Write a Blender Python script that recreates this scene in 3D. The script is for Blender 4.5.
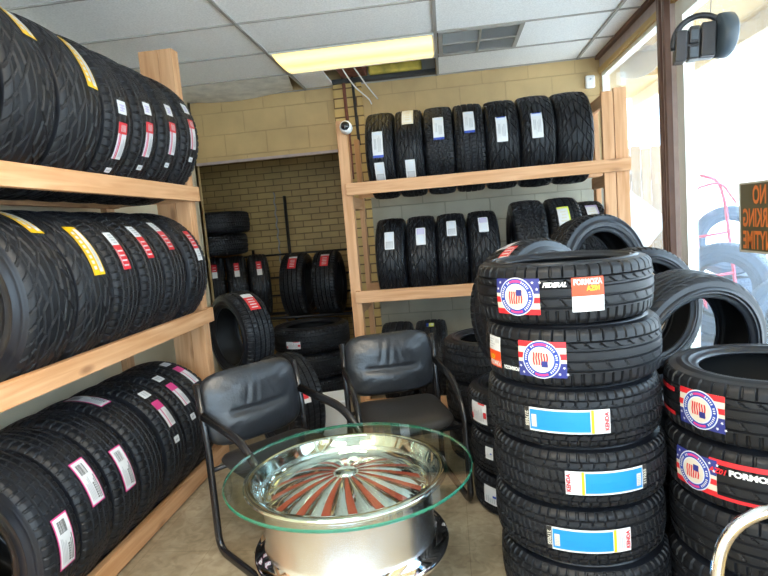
import bpy, bmesh, math, random
import numpy as np
from mathutils import Vector, Matrix
random.seed(7)
PI = math.pi
scn = bpy.context.scene
for o in list(bpy.data.objects): bpy.data.objects.remove(o)
COL = scn.collection

# ------------------------------------------------------------------ camera
def make_camera():
    a, p, r = math.radians(6.677), math.radians(6.168), math.radians(4.786)
    F = Vector((-math.sin(a)*math.cos(p), math.cos(a)*math.cos(p), -math.sin(p)))
    R0 = Vector((math.cos(a), math.sin(a), 0)); U0 = R0.cross(F)
    R = math.cos(r)*R0 - math.sin(r)*U0; U = math.sin(r)*R0 + math.cos(r)*U0
    cd = bpy.data.cameras.new('camera'); co = bpy.data.objects.new('camera', cd); COL.objects.link(co)
    m = Matrix(((R.x, U.x, -F.x, 0), (R.y, U.y, -F.y, 0), (R.z, U.z, -F.z, 1.45), (0, 0, 0, 1)))
    co.matrix_world = m
    cd.sensor_fit = 'HORIZONTAL'; cd.sensor_width = 36; cd.lens = 574.3/768*36
    cd.clip_start = .05; cd.clip_end = 200
    scn.camera = co
make_camera()

# ------------------------------------------------------------------ light and exposure
W = bpy.data.worlds.new('sky'); scn.world = W; W.use_nodes = True
wn = W.node_tree.nodes; wl = W.node_tree.links
bg = wn['Background']; bg.inputs['Color'].default_value = (.56, .79, 1.0, 1); bg.inputs['Strength'].default_value = 5.8
sd = bpy.data.lights.new('sun', 'SUN'); sd.energy = 5; sd.angle = math.radians(2); sd.color = (1, .95, .86)
so = bpy.data.objects.new('sun', sd); COL.objects.link(so)
so.rotation_euler = Vector((.55, .25, -1)).to_track_quat('-Z', 'Y').to_euler()   # high sun behind the shop front
FILL_E = 20.0
scn.view_settings.view_transform = 'Standard'; scn.view_settings.look = 'None'
scn.view_settings.gamma = 1; scn.view_settings.exposure = 0.55; scn.view_settings.use_curve_mapping = False

# ------------------------------------------------------------------ materials
def newmat(name):
    m = bpy.data.materials.new(name); m.use_nodes = True
    return m, m.node_tree.nodes, m.node_tree.links, m.node_tree.nodes['Principled BSDF']
def mat(name, col, rough=.5, metal=0, spec=.5, noise=0, nscale=20, bump=0, bscale=60, coat=0):
    m, n, l, b = newmat(name)
    b.inputs['Base Color'].default_value = (*col, 1); b.inputs['Roughness'].default_value = rough
    b.inputs['Metallic'].default_value = metal; b.inputs['Specular IOR Level'].default_value = spec
    if coat: b.inputs['Coat Weight'].default_value = coat; b.inputs['Coat Roughness'].default_value = .2
    tc = n.new('ShaderNodeTexCoord')
    if noise:
        t = n.new('ShaderNodeTexNoise'); t.inputs['Scale'].default_value = nscale; t.inputs['Detail'].default_value = 5
        l.new(tc.outputs['Object'], t.inputs['Vector'])
        r = n.new('ShaderNodeMapRange'); r.inputs['From Min'].default_value = .3; r.inputs['From Max'].default_value = .7
        r.inputs['To Min'].default_value = 1-noise; r.inputs['To Max'].default_value = 1+noise
        l.new(t.outputs['Fac'], r.inputs['Value'])
        v = n.new('ShaderNodeVectorMath'); v.operation = 'SCALE'; v.inputs[0].default_value = col
        l.new(r.outputs['Result'], v.inputs['Scale']); l.new(v.outputs['Vector'], b.inputs['Base Color'])
    if bump:
        t = n.new('ShaderNodeTexNoise'); t.inputs['Scale'].default_value = bscale; t.inputs['Detail'].default_value = 4
        l.new(tc.outputs['Object'], t.inputs['Vector'])
        bp = n.new('ShaderNodeBump'); bp.inputs['Strength'].default_value = bump; bp.inputs['Distance'].default_value = .01
        l.new(t.outputs['Fac'], bp.inputs['Height']); l.new(bp.outputs['Normal'], b.inputs['Normal'])
    return m
def wood(name, c1, c2, axis):
    m, n, l, b = newmat(name)
    tc = n.new('ShaderNodeTexCoord'); oi = n.new('ShaderNodeObjectInfo')
    ad = n.new('ShaderNodeVectorMath'); ad.operation = 'MULTIPLY_ADD'
    cb = n.new('ShaderNodeCombineXYZ')
    for i in range(3): l.new(oi.outputs['Random'], cb.inputs[i])
    ad.inputs[1].default_value = (9, 9, 9); l.new(cb.outputs[0], ad.inputs[0]); l.new(tc.outputs['Object'], ad.inputs[2])
    mp = n.new('ShaderNodeMapping'); s = [22, 22, 22]; s[axis] = 1.3; mp.inputs['Scale'].default_value = s
    l.new(ad.outputs[0], mp.inputs['Vector'])
    t = n.new('ShaderNodeTexNoise'); t.inputs['Scale'].default_value = 1.3; t.inputs['Detail'].default_value = 6; t.inputs['Distortion'].default_value = .9
    l.new(mp.outputs[0], t.inputs['Vector'])
    r = n.new('ShaderNodeValToRGB'); r.color_ramp.elements[0].position = .3; r.color_ramp.elements[1].position = .68
    r.color_ramp.elements[0].color = (*c2, 1); r.color_ramp.elements[1].color = (*c1, 1)
    l.new(t.outputs['Fac'], r.inputs['Fac'])
    # knots
    mp2 = n.new('ShaderNodeMapping'); s2 = [7, 7, 7]; s2[axis] = 2.4; mp2.inputs['Scale'].default_value = s2
    l.new(ad.outputs[0], mp2.inputs['Vector'])
    vo = n.new('ShaderNodeTexVoronoi'); vo.inputs['Scale'].default_value = 1.0; l.new(mp2.outputs[0], vo.inputs['Vector'])
    k = n.new('ShaderNodeMapRange'); k.inputs['From Min'].default_value = .06; k.inputs['From Max'].default_value = .16
    k.inputs['To Min'].default_value = .75; k.inputs['To Max'].default_value = 0
    l.new(vo.outputs['Distance'], k.inputs['Value'])
    mx = n.new('ShaderNodeMix'); mx.data_type = 'RGBA'
    l.new(k.outputs[0], mx.inputs['Factor']); l.new(r.outputs['Color'], mx.inputs['A']); mx.inputs['B'].default_value = (.22, .085, .03, 1)
    l.new(mx.outputs['Result'], b.inputs['Base Color']); b.inputs['Roughness'].default_value = .6
    bp = n.new('ShaderNodeBump'); bp.inputs['Strength'].default_value = .15; bp.inputs['Distance'].default_value = .004
    l.new(t.outputs['Fac'], bp.inputs['Height']); l.new(bp.outputs['Normal'], b.inputs['Normal'])
    return m
def brick(name, c1, c2, mortar, bw, bh, ms, plane='XZ', bumpd=.006):
    m, n, l, b = newmat(name)
    tc = n.new('ShaderNodeTexCoord'); sp = n.new('ShaderNodeSeparateXYZ'); cb = n.new('ShaderNodeCombineXYZ')
    l.new(tc.outputs['Object'], sp.inputs[0]); l.new(sp.outputs[plane[0]], cb.inputs['X']); l.new(sp.outputs[plane[1]], cb.inputs['Y'])
    t = n.new('ShaderNodeTexBrick'); l.new(cb.outputs[0], t.inputs['Vector'])
    t.inputs['Scale'].default_value = 1; t.inputs['Brick Width'].default_value = bw; t.inputs['Row Height'].default_value = bh
    t.inputs['Mortar Size'].default_value = ms; t.inputs['Mortar Smooth'].default_value = .3
    t.inputs['Color1'].default_value = (*c1, 1); t.inputs['Color2'].default_value = (*c2, 1); t.inputs['Mortar'].default_value = (*mortar, 1)
    nz = n.new('ShaderNodeTexNoise'); nz.inputs['Scale'].default_value = 3.5; nz.inputs['Detail'].default_value = 6
    l.new(tc.outputs['Object'], nz.inputs['Vector'])
    r = n.new('ShaderNodeMapRange'); r.inputs['From Min'].default_value = .3; r.inputs['From Max'].default_value = .7
    r.inputs['To Min'].default_value = .86; r.inputs['To Max'].default_value = 1.1; l.new(nz.outputs['Fac'], r.inputs['Value'])
    v = n.new('ShaderNodeVectorMath'); v.operation = 'SCALE'; l.new(t.outputs['Color'], v.inputs[0]); l.new(r.outputs[0], v.inputs['Scale'])
    l.new(v.outputs['Vector'], b.inputs['Base Color']); b.inputs['Roughness'].default_value = .55
    iv = n.new('ShaderNodeMath'); iv.operation = 'SUBTRACT'; iv.inputs[0].default_value = 1; l.new(t.outputs['Fac'], iv.inputs[1])
    bp = n.new('ShaderNodeBump'); bp.inputs['Strength'].default_value = .7; bp.inputs['Distance'].default_value = bumpd
    l.new(iv.outputs[0], bp.inputs['Height']); l.new(bp.outputs['Normal'], b.inputs['Normal'])
    return m
def emis(name, col, e):
    m, n, l, b = newmat(name)
    b.inputs['Base Color'].default_value = (*col, 1); b.inputs['Emission Color'].default_value = (*col, 1); b.inputs['Emission Strength'].default_value = e
    return m
def clear_glass(name, tint=(1, 1, 1), veil=0.0, refl=1.0):
    m, n, l, b = newmat(name); n.remove(b)
    out = n['Material Output']
    tr = n.new('ShaderNodeBsdfTransparent'); tr.inputs['Color'].default_value = (*tint, 1)
    gl = n.new('ShaderNodeBsdfGlossy'); gl.inputs['Roughness'].default_value = .01
    fr = n.new('ShaderNodeLayerWeight'); fr.inputs['Blend'].default_value = .5
    pw = n.new('ShaderNodeMath'); pw.operation = 'POWER'; pw.inputs[1].default_value = 4.5; l.new(fr.outputs['Facing'], pw.inputs[0])
    k = n.new('ShaderNodeMath'); k.operation = 'MULTIPLY_ADD'; k.inputs[1].default_value = .9*refl; k.inputs[2].default_value = .045*refl; l.new(pw.outputs[0], k.inputs[0])
    mx = n.new('ShaderNodeMixShader'); l.new(k.outputs[0], mx.inputs[0]); l.new(tr.outputs[0], mx.inputs[1]); l.new(gl.outputs[0], mx.inputs[2])
    last = mx
    if veil:      # dusty film on the pane
        tl = n.new('ShaderNodeBsdfTranslucent'); tl.inputs['Color'].default_value = (.95, .97, 1, 1)
        m2 = n.new('ShaderNodeMixShader'); m2.inputs[0].default_value = veil
        l.new(mx.outputs[0], m2.inputs[1]); l.new(tl.outputs[0], m2.inputs[2]); last = m2
    l.new(last.outputs[0], out.inputs['Surface'])
    return m

M = {}
M['rubber'] = mat('tread_rubber', (.0075, .0088, .0118), .48, spec=.34, noise=.15, nscale=30)
M['side'] = mat('sidewall_rubber', (.008, .010, .015), .34, spec=.45, bump=.08, bscale=35)
M['liner'] = mat('liner_rubber', (.008, .009, .010), .55, spec=.3)
for i, ax in enumerate('xyz'):
    M['pine_'+ax] = wood('pine_'+ax, (.70, .40, .21), (.52, .25, .10), i)
M['pale_wood'] = wood('fence_wood', (.50, .33, .19), (.34, .20, .10), 2)
M['tan_block'] = brick('painted_block', (.56, .39, .18), (.54, .375, .17), (.48, .33, .15), .406, .203, .004)
M['tan_brick'] = brick('painted_brick', (.52, .35, .13), (.46, .30, .11), (.22, .14, .05), .205, .072, .006)
M['tan_pilaster'] = brick('pilaster_brick', (.62, .42, .15), (.57, .38, .13), (.16, .09, .03), .21, .085, .007, bumpd=.01)
M['tan'] = mat('tan_paint', (.58, .46, .24), .6, noise=.06, nscale=3)
M['left_panel'] = mat('pale_panel', (.70, .60, .42), .6, noise=.08, nscale=2)
M['grey_wall'] = brick('grey_block', (.36, .33, .25), (.34, .31, .235), (.26, .24, .18), .406, .203, .005)
M['tile'] = mat('ceiling_tile', (.92, .91, .89), .85, noise=.10, nscale=90, bump=.3, bscale=220)
M['tile_old'] = mat('stained_tile', (.72, .69, .62), .9, noise=.2, nscale=8, bump=.5, bscale=60)
M['grid'] = mat('grid_metal', (.36, .34, .31), .6)
M['white_metal'] = mat('white_enamel', (.75, .74, .68), .4)
M['vent'] = mat('vent_metal', (.55, .56, .56), .5)
M['vent_dark'] = mat('vent_inside', (.05, .05, .05), .8)
M['plenum'] = mat('plenum_dark', (.10, .07, .05), .9, noise=.3, nscale=5)
M['yellow_insul'] = mat('yellow_insulation', (.75, .60, .12), .9, noise=.3, nscale=12)
M['rust'] = mat('rusty_iron', (.20, .065, .04), .8, noise=.4, nscale=20)
M['brown'] = mat('brown_frame', (.13, .065, .045), .5, noise=.15, nscale=9)
M['mauve'] = mat('weathered_frame', (.42, .33, .31), .5, noise=.12, nscale=12)
M['alu'] = mat('aluminium_frame', (.88, .88, .80), .4, metal=.3)
M['canopy'] = mat('yellow_canopy', (.44, .24, .015), .6, noise=.1, nscale=3)
M['canopy_beam'] = mat('canopy_beam', (.50, .34, .13), .6)
M['black_steel'] = mat('black_steel', (.012, .012, .014), .4)
M['black_gloss'] = mat('black_tube', (.012, .012, .014), .25, spec=.6)
M['leather'] = mat('black_leather', (.018, .021, .026), .34, spec=.6, bump=.25, bscale=45)
M['seat_vinyl'] = mat('seat_vinyl', (.025, .024, .024), .4, bump=.1, bscale=60)
M['chrome'] = mat('chrome', (.86, .87, .88), .05, metal=1)
M['brushed'] = mat('polished_barrel', (.74, .75, .76), .27, metal=1, bump=.05, bscale=25)
M['red_paint'] = mat('wheel_red', (.30, .045, .028), .35)
M['glass_top'] = clear_glass('table_glass', (.93, .98, .95), refl=1.0)
m, n, l, b = newmat('glass_edge'); b.inputs['Base Color'].default_value = (.03, .26, .17, 1); b.inputs['Roughness'].default_value = .08
b.inputs['Transmission Weight'].default_value = .55; M['glass_edge'] = m
M['pane'] = clear_glass('window_glass', (1, 1, 1), veil=.045)
M['concrete_out'] = mat('pale_concrete', (.82, .80, .76), .8, noise=.05, nscale=2)
M['asphalt'] = mat('asphalt', (.28, .28, .27), .9)
M['white_wall_out'] = mat('white_building', (.88, .88, .88), .8)
M['hot_pink'] = mat('red_truck_paint', (.75, .06, .12), .4)
M['hazed_rubber'] = mat('hazed_rubber', (.04, .08, .15), .5)  # washed-out window glare painted into the outdoor tyres as a blue tint
M['box_white'] = mat('white_plastic', (.80, .80, .78), .5)
M['black_plastic'] = mat('black_plastic', (.018, .020, .026), .32)
M['grey_plastic'] = mat('grey_plastic', (.05, .07, .09), .35)
M['cardboard'] = mat('paper', (.80, .78, .74), .7)
PRINT = dict(white=(.66, .67, .68), yellow=(.78, .50, .01), gold=(.70, .40, .01), red=(.60, .02, .03), pink=(.62, .05, .22), grey=(.42, .43, .45),
             black=(.02, .02, .02), blue=(.012, .05, .36), sky=(.008, .23, .60), orange=(.70, .065, .01), cream=(.64, .60, .50), navy=(.025, .035, .22),
             lime=(.70, .78, .10), lilac=(.45, .40, .62), pale=(.62, .68, .76), green_board=(.13, .115, .065), sign_orange=(.90, .25, .06))
for k, c in PRINT.items(): M['p_'+k] = mat('print_'+k, c, .38)

# floor material
def floor_mat():
    m, n, l, b = newmat('worn_floor')
    tc = n.new('ShaderNodeTexCoord')
    t1 = n.new('ShaderNodeTexNoise'); t1.inputs['Scale'].default_value = 1.8; t1.inputs['Detail'].default_value = 8; t1.inputs['Roughness'].default_value = .65
    t2 = n.new('ShaderNodeTexNoise'); t2.inputs['Scale'].default_value = 14; t2.inputs['Detail'].default_value = 6; t2.inputs['Distortion'].default_value = 1.5
    for t in (t1, t2): l.new(tc.outputs['Object'], t.inputs['Vector'])
    r1 = n.new('ShaderNodeValToRGB'); e = r1.color_ramp.elements
    e[0].position = .32; e[0].color = (.20, .15, .09, 1); e[1].position = .62; e[1].color = (.47, .40, .29, 1)
    l.new(t1.outputs['Fac'], r1.inputs['Fac'])
    r2 = n.new('ShaderNodeValToRGB'); e = r2.color_ramp.elements
    e[0].position = .38; e[0].color = (.55, .50, .43, 1); e[1].position = .58; e[1].color = (1, 1, 1, 1)
    l.new(t2.outputs['Fac'], r2.inputs['Fac'])
    mx = n.new('ShaderNodeMix'); mx.data_type = 'RGBA'; mx.blend_type = 'MULTIPLY'; mx.inputs['Factor'].default_value = .55
    l.new(r1.outputs['Color'], mx.inputs['A']); l.new(r2.outputs['Color'], mx.inputs['B'])
    # square vinyl tile joints
    sp = n.new('ShaderNodeSeparateXYZ'); l.new(tc.outputs['Object'], sp.inputs[0])
    br = n.new('ShaderNodeTexBrick'); l.new(tc.outputs['Object'], br.inputs['Vector']); br.offset = 0
    br.inputs['Scale'].default_value = 1; br.inputs['Brick Width'].default_value = .305; br.inputs['Row Height'].default_value = .305
    br.inputs['Mortar Size'].default_value = .0016; br.inputs['Color1'].default_value = (1, 1, 1, 1); br.inputs['Color2'].default_value = (.93, .93, .92, 1); br.inputs['Mortar'].default_value = (.55, .5, .42, 1)
    m3 = n.new('ShaderNodeMix'); m3.data_type = 'RGBA'; m3.blend_type = 'MULTIPLY'; m3.inputs['Factor'].default_value = .7
    l.new(mx.outputs['Result'], m3.inputs['A']); l.new(br.outputs['Color'], m3.inputs['B'])
    l.new(m3.outputs['Result'], b.inputs['Base Color'])
    rr = n.new('ShaderNodeMapRange'); rr.inputs['To Min'].default_value = .28; rr.inputs['To Max'].default_value = .5; l.new(t2.outputs['Fac'], rr.inputs['Value'])
    l.new(rr.outputs[0], b.inputs['Roughness'])
    return m
M['floor'] = floor_mat()

# ------------------------------------------------------------------ mesh helpers
def tomesh(name, verts, faces, mats=None, smooth=False, fmat=None):
    me = bpy.data.meshes.new(name); me.from_pydata([tuple(v) for v in verts], [], [tuple(f) for f in faces])
    for m_ in (mats or []): me.materials.append(m_)
    if fmat is not None: me.polygons.foreach_set('material_index', fmat)
    me.polygons.foreach_set('use_smooth', [smooth]*len(me.polygons)); me.update()
    return me
def link(name, me, parent=None, loc=(0, 0, 0), rot=None):
    o = bpy.data.objects.new(name, me); COL.objects.link(o); o.location = loc
    if rot is not None: o.rotation_euler = rot
    if parent: o.parent = parent
    return o
def empty(name, label, cat, loc=(0, 0, 0), rot=(0, 0, 0), group=None):
    o = bpy.data.objects.new(name, None); COL.objects.link(o); o.empty_display_size = .05
    o.location = loc; o.rotation_euler = rot; o['label'] = label; o['category'] = cat
    if group: o['group'] = group
    return o
def tag(o, label, cat, group=None):
    o['label'] = label; o['category'] = cat
    if group: o['group'] = group
    return o
def structure(o): o['kind'] = 'structure'; return o
class MB:
    def __init__(s): s.v = []; s.f = []; s.m = []
    def add(s, vs, fs, mi=0):
        k = len(s.v); s.v += [tuple(v) for v in vs]; s.f += [tuple(i+k for i in f) for f in fs]; s.m += [mi]*len(fs); return s
    def box(s, x0, x1, y0, y1, z0, z1, mi=0):
        vs = [(x, y, z) for z in (z0, z1) for y in (y0, y1) for x in (x0, x1)]
        return s.add(vs, [(0, 2, 3, 1), (4, 5, 7, 6), (0, 1, 5, 4), (2, 6, 7, 3), (0, 4, 6, 2), (1, 3, 7, 5)], mi)
    def obj(s, name, mats, parent=None, loc=(0, 0, 0), rot=None, smooth=False, bevel=0, seg=2):
        if not isinstance(mats, (list, tuple)): mats = [mats]
        me = tomesh(name, s.v, s.f, mats, smooth, s.m)
        if bevel:
            bm = bmesh.new(); bm.from_mesh(me)
            bmesh.ops.bevel(bm, geom=bm.edges[:], offset=bevel, segments=seg, affect='EDGES', profile=.5, clamp_overlap=True)
            bm.to_mesh(me); bm.free()
        return link(name, me, parent, loc, rot)
def board(name, x0, x1, y0, y1, z0, z1, m_, parent=None, bevel=.003, base=(0, 0, 0)):
    cx, cy, cz = (x0+x1)/2, (y0+y1)/2, (z0+z1)/2
    return MB().box(x0-cx, x1-cx, y0-cy, y1-cy, z0-cz, z1-cz).obj(name, m_, parent, (cx-base[0], cy-base[1], cz-base[2]), bevel=bevel)
def lathe(prof, segs=96, closed=False, mi=0, mb=None):
    mb = mb or MB(); n = len(prof); vs = []
    for i in range(segs):
        t = 2*PI*i/segs; c, s_ = math.cos(t), math.sin(t)
        vs += [(r*c, r*s_, z) for r, z in prof]
    fs = []
    for i in range(segs):
        j = (i+1) % segs
        for k in range(n-1 if not closed else n):
            k2 = (k+1) % n
            fs.append((i*n+k, j*n+k, j*n+k2, i*n+k2))
    return mb.add(vs, fs, mi)
def spline(pts, sub=8, closed=False):
    P = [Vector(p) for p in pts]; out = []; n = len(P)
    rng = range(n) if closed else range(n-1)
    for i in rng:
        p0 = P[(i-1) % n] if (closed or i > 0) else P[0]*2-P[1]
        p1 = P[i]; p2 = P[(i+1) % n]
        p3 = P[(i+2) % n] if (closed or i < n-2) else P[-1]*2-P[-2]
        for j in range(sub):
            t = j/sub
            out.append(.5*((2*p1)+(p2-p0)*t+(2*p0-5*p1+4*p2-p3)*t*t+(3*p1-p0-3*p2+p3)*t**3))
    if not closed: out.append(P[-1])
    return out
def fillet(pts, rad, seg=6, closed=False):
    P = [Vector(p) for p in pts]; n = len(P); out = []
    for i in range(n):
        if not closed and i in (0, n-1): out.append(P[i]); continue
        a, b_, c = P[(i-1) % n], P[i], P[(i+1) % n]
        d1 = (a-b_); d2 = (c-b_); r = min(rad, d1.length*.48, d2.length*.48)
        s_ = b_+d1.normalized()*r; e = b_+d2.normalized()*r
        for k in range(seg+1):
            t = k/seg; out.append((1-t)**2*s_+2*t*(1-t)*b_+t*t*e)
    return out
def tube(path, r, mb=None, n=10, closed=False, flat=1.0, mi=0, ref=Vector((1, 0, 0))):
    mb = mb or MB(); P = [Vector(p) for p in path]; vs = []; fs = []; N = len(P)
    up = None
    for i, p in enumerate(P):
        a = P[(i-1) % N] if (closed or i > 0) else p; b_ = P[(i+1) % N] if (closed or i < N-1) else p
        t = (b_-a).normalized()
        if up is None:
            up = ref if abs(ref.dot(t)) < .9 else Vector((0, 0, 1))
        up = (up - t*up.dot(t)).normalized(); sd_ = t.cross(up)
        for k in range(n):
            an = 2*PI*k/n; vs.append(p+up*(math.cos(an)*r*flat)+sd_*(math.sin(an)*r))
    for i in range(N if closed else N-1):
        j = (i+1) % N
        for k in range(n): fs.append((i*n+k, i*n+(k+1) % n, j*n+(k+1) % n, j*n+k))
    if not closed:
        fs.append(tuple(range(n))[::-1]); fs.append(tuple((N-1)*n+k for k in range(n)))
    return mb.add(vs, fs, mi)

# ------------------------------------------------------------------ tyre meshes
SEG = 480
def pat_rib(U, A):
    g = np.zeros_like(U)
    for c in (-.27, -.09, .09, .27): g = np.maximum(g, (np.abs(A-c) < .017)*1.0)
    ph = (U*60+A*1.5) % 1
    g = np.maximum(g, ((ph < .13) & (np.abs(A) < .27))*.35)
    g = np.maximum(g, (((U*60) % 1 < .13) & (np.abs(A) > .30))*.6)
    return g
def gr(d, w):      # soft sided groove: 1 inside, 0 outside
    return np.clip((w-np.abs(d))/(w*.5), 0, 1)
def pat_v(U, A):
    s = np.abs(A)/.47; N = 18
    p1 = U*N+1.55*s**.9; f1 = (p1+.5) % 1-.5
    g = gr(f1, .075)*(s > .06)
    saw = (p1 % 1)-.5
    g = np.maximum(g, gr(s-(.30+.10*saw), .045)*.9)
    g = np.maximum(g, gr(s-(.56+.12*saw), .040)*.9)
    g = np.maximum(g, gr(s-.79, .030))
    f2 = (p1*2+.5) % 1-.5
    g = np.maximum(g, gr(f2, .10)*.6*(s > .56))
    g = np.maximum(g, gr(s-.0, .03)*.8)
    return g
def pat_sport(U, A):
    g = np.zeros_like(U)
    for c in (-.20, -.03, .14): g = np.maximum(g, (np.abs(A-c) < .020)*1.0)
    g = np.maximum(g, (np.abs(A-.27) < .010)*1.0)
    g = np.maximum(g, (((U*48) % 1 < .10) & (A > .29))*.9)
    g = np.maximum(g, (((U*60) % 1 < .13) & (A < -.25))*.9)
    g = np.maximum(g, (((U*40+A*6) % 1 < .13) & (A > .155) & (A < .255))*.7)
    g = np.maximum(g, (((U*30+A*2.5) % 1 < .09) & (A > -.18) & (A < -.05))*.4)
    return g
def pat_tour(U, A):
    g = np.zeros_like(U)
    for c in (-.22, 0, .22): g = np.maximum(g, (np.abs(A-c+.006*np.sin(2*PI*60*U)) < .022)*1.0)
    g = np.maximum(g, (np.abs(np.abs(A)-.335) < .010)*.8)
    g = np.maximum(g, (((U*60) % 1 < .13) & (np.abs(A) > .345))*.9)
    g = np.maximum(g, (((U*80+A*2) % 1 < .17) & (np.abs(A) < .2))*.4)
    g = np.maximum(g, (((U*48-A*1.5) % 1 < .11) & (np.abs(A) > .24) & (np.abs(A) < .33))*.6)
    return g
def pat_at(U, A):
    g = np.zeros_like(U); N = 40
    for c in (-.24, -.08, .08, .24): g = np.maximum(g, (np.abs(A-c+.022*np.sin(2*PI*N*U)) < .022)*1.0)
    ring = np.floor((A+.5)*6)
    g = np.maximum(g, ((U*N+ring*.5) % 1 < .20)*.9)
    return g
PATS = dict(rib=pat_rib, v=pat_v, sport=pat_sport, tour=pat_tour, at=pat_at)
TC = {}
def tire_meshes(pat, R, Wd, rim):
    key = (pat, R, Wd, rim)
    if key in TC: return TC[key]
    SEG = 720 if pat == 'v' else 480; rows = 84 if pat == 'v' else 58; a = np.linspace(-.47, .47, rows); u = np.arange(SEG)/SEG
    U, A = np.meshgrid(u, a, indexing='ij')
    g = PATS[pat](U, A)
    crown = R-.010*(np.abs(A)/.47)**2.2-.012*np.clip((np.abs(A)-.38)/.09, 0, 1)**2
    r = crown-g*.0085
    r[:, 0] = crown[:, 0]; r[:, -1] = crown[:, -1]
    X = r*np.cos(2*PI*U); Y = r*np.sin(2*PI*U); Z = A*Wd
    V = np.stack([X, Y, Z], -1).reshape(-1, 3)
    i = np.arange(SEG)[:, None]; k = np.arange(rows-1)[None, :]; j = (i+1) % SEG
    Fc = np.stack([i*rows+k, j*rows+k, j*rows+k+1, i*rows+k+1], -1).reshape(-1, 4)
    me = bpy.data.meshes.new('tread'); nV = len(V); nF = len(Fc)
    me.vertices.add(nV); me.vertices.foreach_set('co', V.ravel())
    me.loops.add(nF*4); me.loops.foreach_set('vertex_index', Fc.ravel().astype(np.int32))
    me.polygons.add(nF); me.polygons.foreach_set('loop_start', (np.arange(nF)*4).astype(np.int32))
    me.polygons.foreach_set('loop_total', np.full(nF, 4, np.int32)); me.update(calc_edges=True); me.validate()
    me.polygons.foreach_set('use_smooth', [False]*nF)
    me.materials.append(M['rubber'])
    rs = float(crown[0, 0]); hw = Wd/2; H = rs-rim
    prof = [(rs, .47*Wd), (rs-.010, .485*Wd), (rs-.018, .488*Wd), (rs-.020, .494*Wd), (rs-.024, .490*Wd), (rs-.16*H-.01, .503*Wd), (rs-.30*H-.01, .512*Wd), (rs-.32*H-.01, .520*Wd),
            (rs-.36*H-.01, .520*Wd), (rs-.38*H-.01, .512*Wd), (rs-.5*H, .510*Wd), (rs-.62*H, .50*Wd), (rs-.64*H, .506*Wd), (rs-.67*H, .504*Wd), (rs-.69*H, .494*Wd),
            (rim+.018, .455*Wd), (rim+.012, .452*Wd), (rim+.009, .44*Wd), (rim+.002, .43*Wd), (rim, .41*Wd), (rim+.003, .37*Wd), (rim+.012, .37*Wd)]
    sides = []
    for sgn in (1, -1):
        p = [(x, z*sgn) for x, z in prof]
        if sgn > 0: p = p[::-1]
        mb = lathe(p, 160); sides.append(tomesh('sidewall', mb.v, mb.f, [M['side']], True))
    lp = [(rim+.012, .37*Wd), (rim+.03, .42*Wd), (rs-.5*H, .475*Wd), (rs-.25*H, .46*Wd), (rs-.022, .40*Wd), (rs-.016, .2*Wd), (rs-.015, 0)]
    lp = lp+[(x, -z) for x, z in lp[-2::-1]]
    mb = lathe(lp, 96); ln = tomesh('inner_liner', mb.v, mb.f, [M['liner']], True)
    TC[key] = (me, sides[0], sides[1], ln)
    return TC[key]
def wrap(pts, R, t0, a0, lift):
    """(s,h) metres on the tread -> 3-D; s along the circumference, h along the axle"""
    out = []
    for s_, h in pts:
        t = t0+s_/R; r = R+lift-.010*min(1, abs(a0+h)/(.136 if R > .36 else .1))**2.2
        out.append((r*math.cos(t), r*math.sin(t), a0+h))
    return out
def rect_patch(mb, R, t0, a0, s0, s1, h0, h1, lift, mi=0, skew=0):
    n = max(1, int(math.ceil(abs(s1-s0)/.012))); k = max(1, int(math.ceil(abs(h1-h0)/.04)))
    pts = []; fs = []
    for i in range(n+1):
        for j in range(k+1):
            h = h0+(h1-h0)*j/k; pts.append((s0+(s1-s0)*i/n+skew*h, h))
    for i in range(n):
        for j in range(k): q = i*(k+1)+j; fs.append((q, q+k+1, q+k+2, q+1))
    mb.add(wrap(pts, R, t0, a0, lift), fs, mi)
def disc_patch(mb, R, t0, a0, cs, ch, r0, r1, lift, mi=0, n=40, a_0=0, a_1=2*PI):
    K = 4; pts = []; fs = []
    for i in range(n+1):
        an = a_0+(a_1-a_0)*i/n
        for k in range(K+1):
            r = r0+(r1-r0)*k/K; pts.append((cs+r*math.cos(an), ch+r*math.sin(an)))
    for i in range(n):
        for k in range(K): q = i*(K+1)+k; fs.append((q, q+1, q+K+2, q+K+1))
    mb.add(wrap(pts, R, t0, a0, lift), fs, mi)
def poly_patch(mb, R, t0, a0, pts, lift, mi=0):
    mb.add(wrap(pts, R, t0, a0, lift), [tuple(range(len(pts)))], mi)
_tx = {}
def text_geo(s, size, off=0.0):
    key = (s, size, off)
    if key in _tx: return _tx[key]
    cu = bpy.data.curves.new('t', 'FONT'); cu.body = s; cu.size = size; cu.align_x = 'CENTER'; cu.align_y = 'CENTER'; cu.offset = off
    cu.resolution_u = 3
    o = bpy.data.objects.new('t', cu); COL.objects.link(o); bpy.context.view_layer.update()
    me = bpy.data.meshes.new_from_object(o.evaluated_get(bpy.context.evaluated_depsgraph_get()))
    vs = [(v.co.x, v.co.y) for v in me.vertices]; fs = [tuple(p.vertices) for p in me.polygons]
    bpy.data.objects.remove(o); bpy.data.curves.remove(cu); bpy.data.meshes.remove(me)
    _tx[key] = (vs, fs); return vs, fs
def text_patch(mb, R, t0, a0, s, size, cs, ch, lift, mi=0, rot=0, shear=0, sx=1, off=0):
    vs, fs = text_geo(s, size, off); c, q = math.cos(rot), math.sin(rot); out = []
    for x, y in vs:
        x = x*sx+y*shear
        out.append((cs+c*x-q*y, ch+q*x+c*y))
    mb.add(wrap(out, R, t0, a0, lift), fs, mi)

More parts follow.
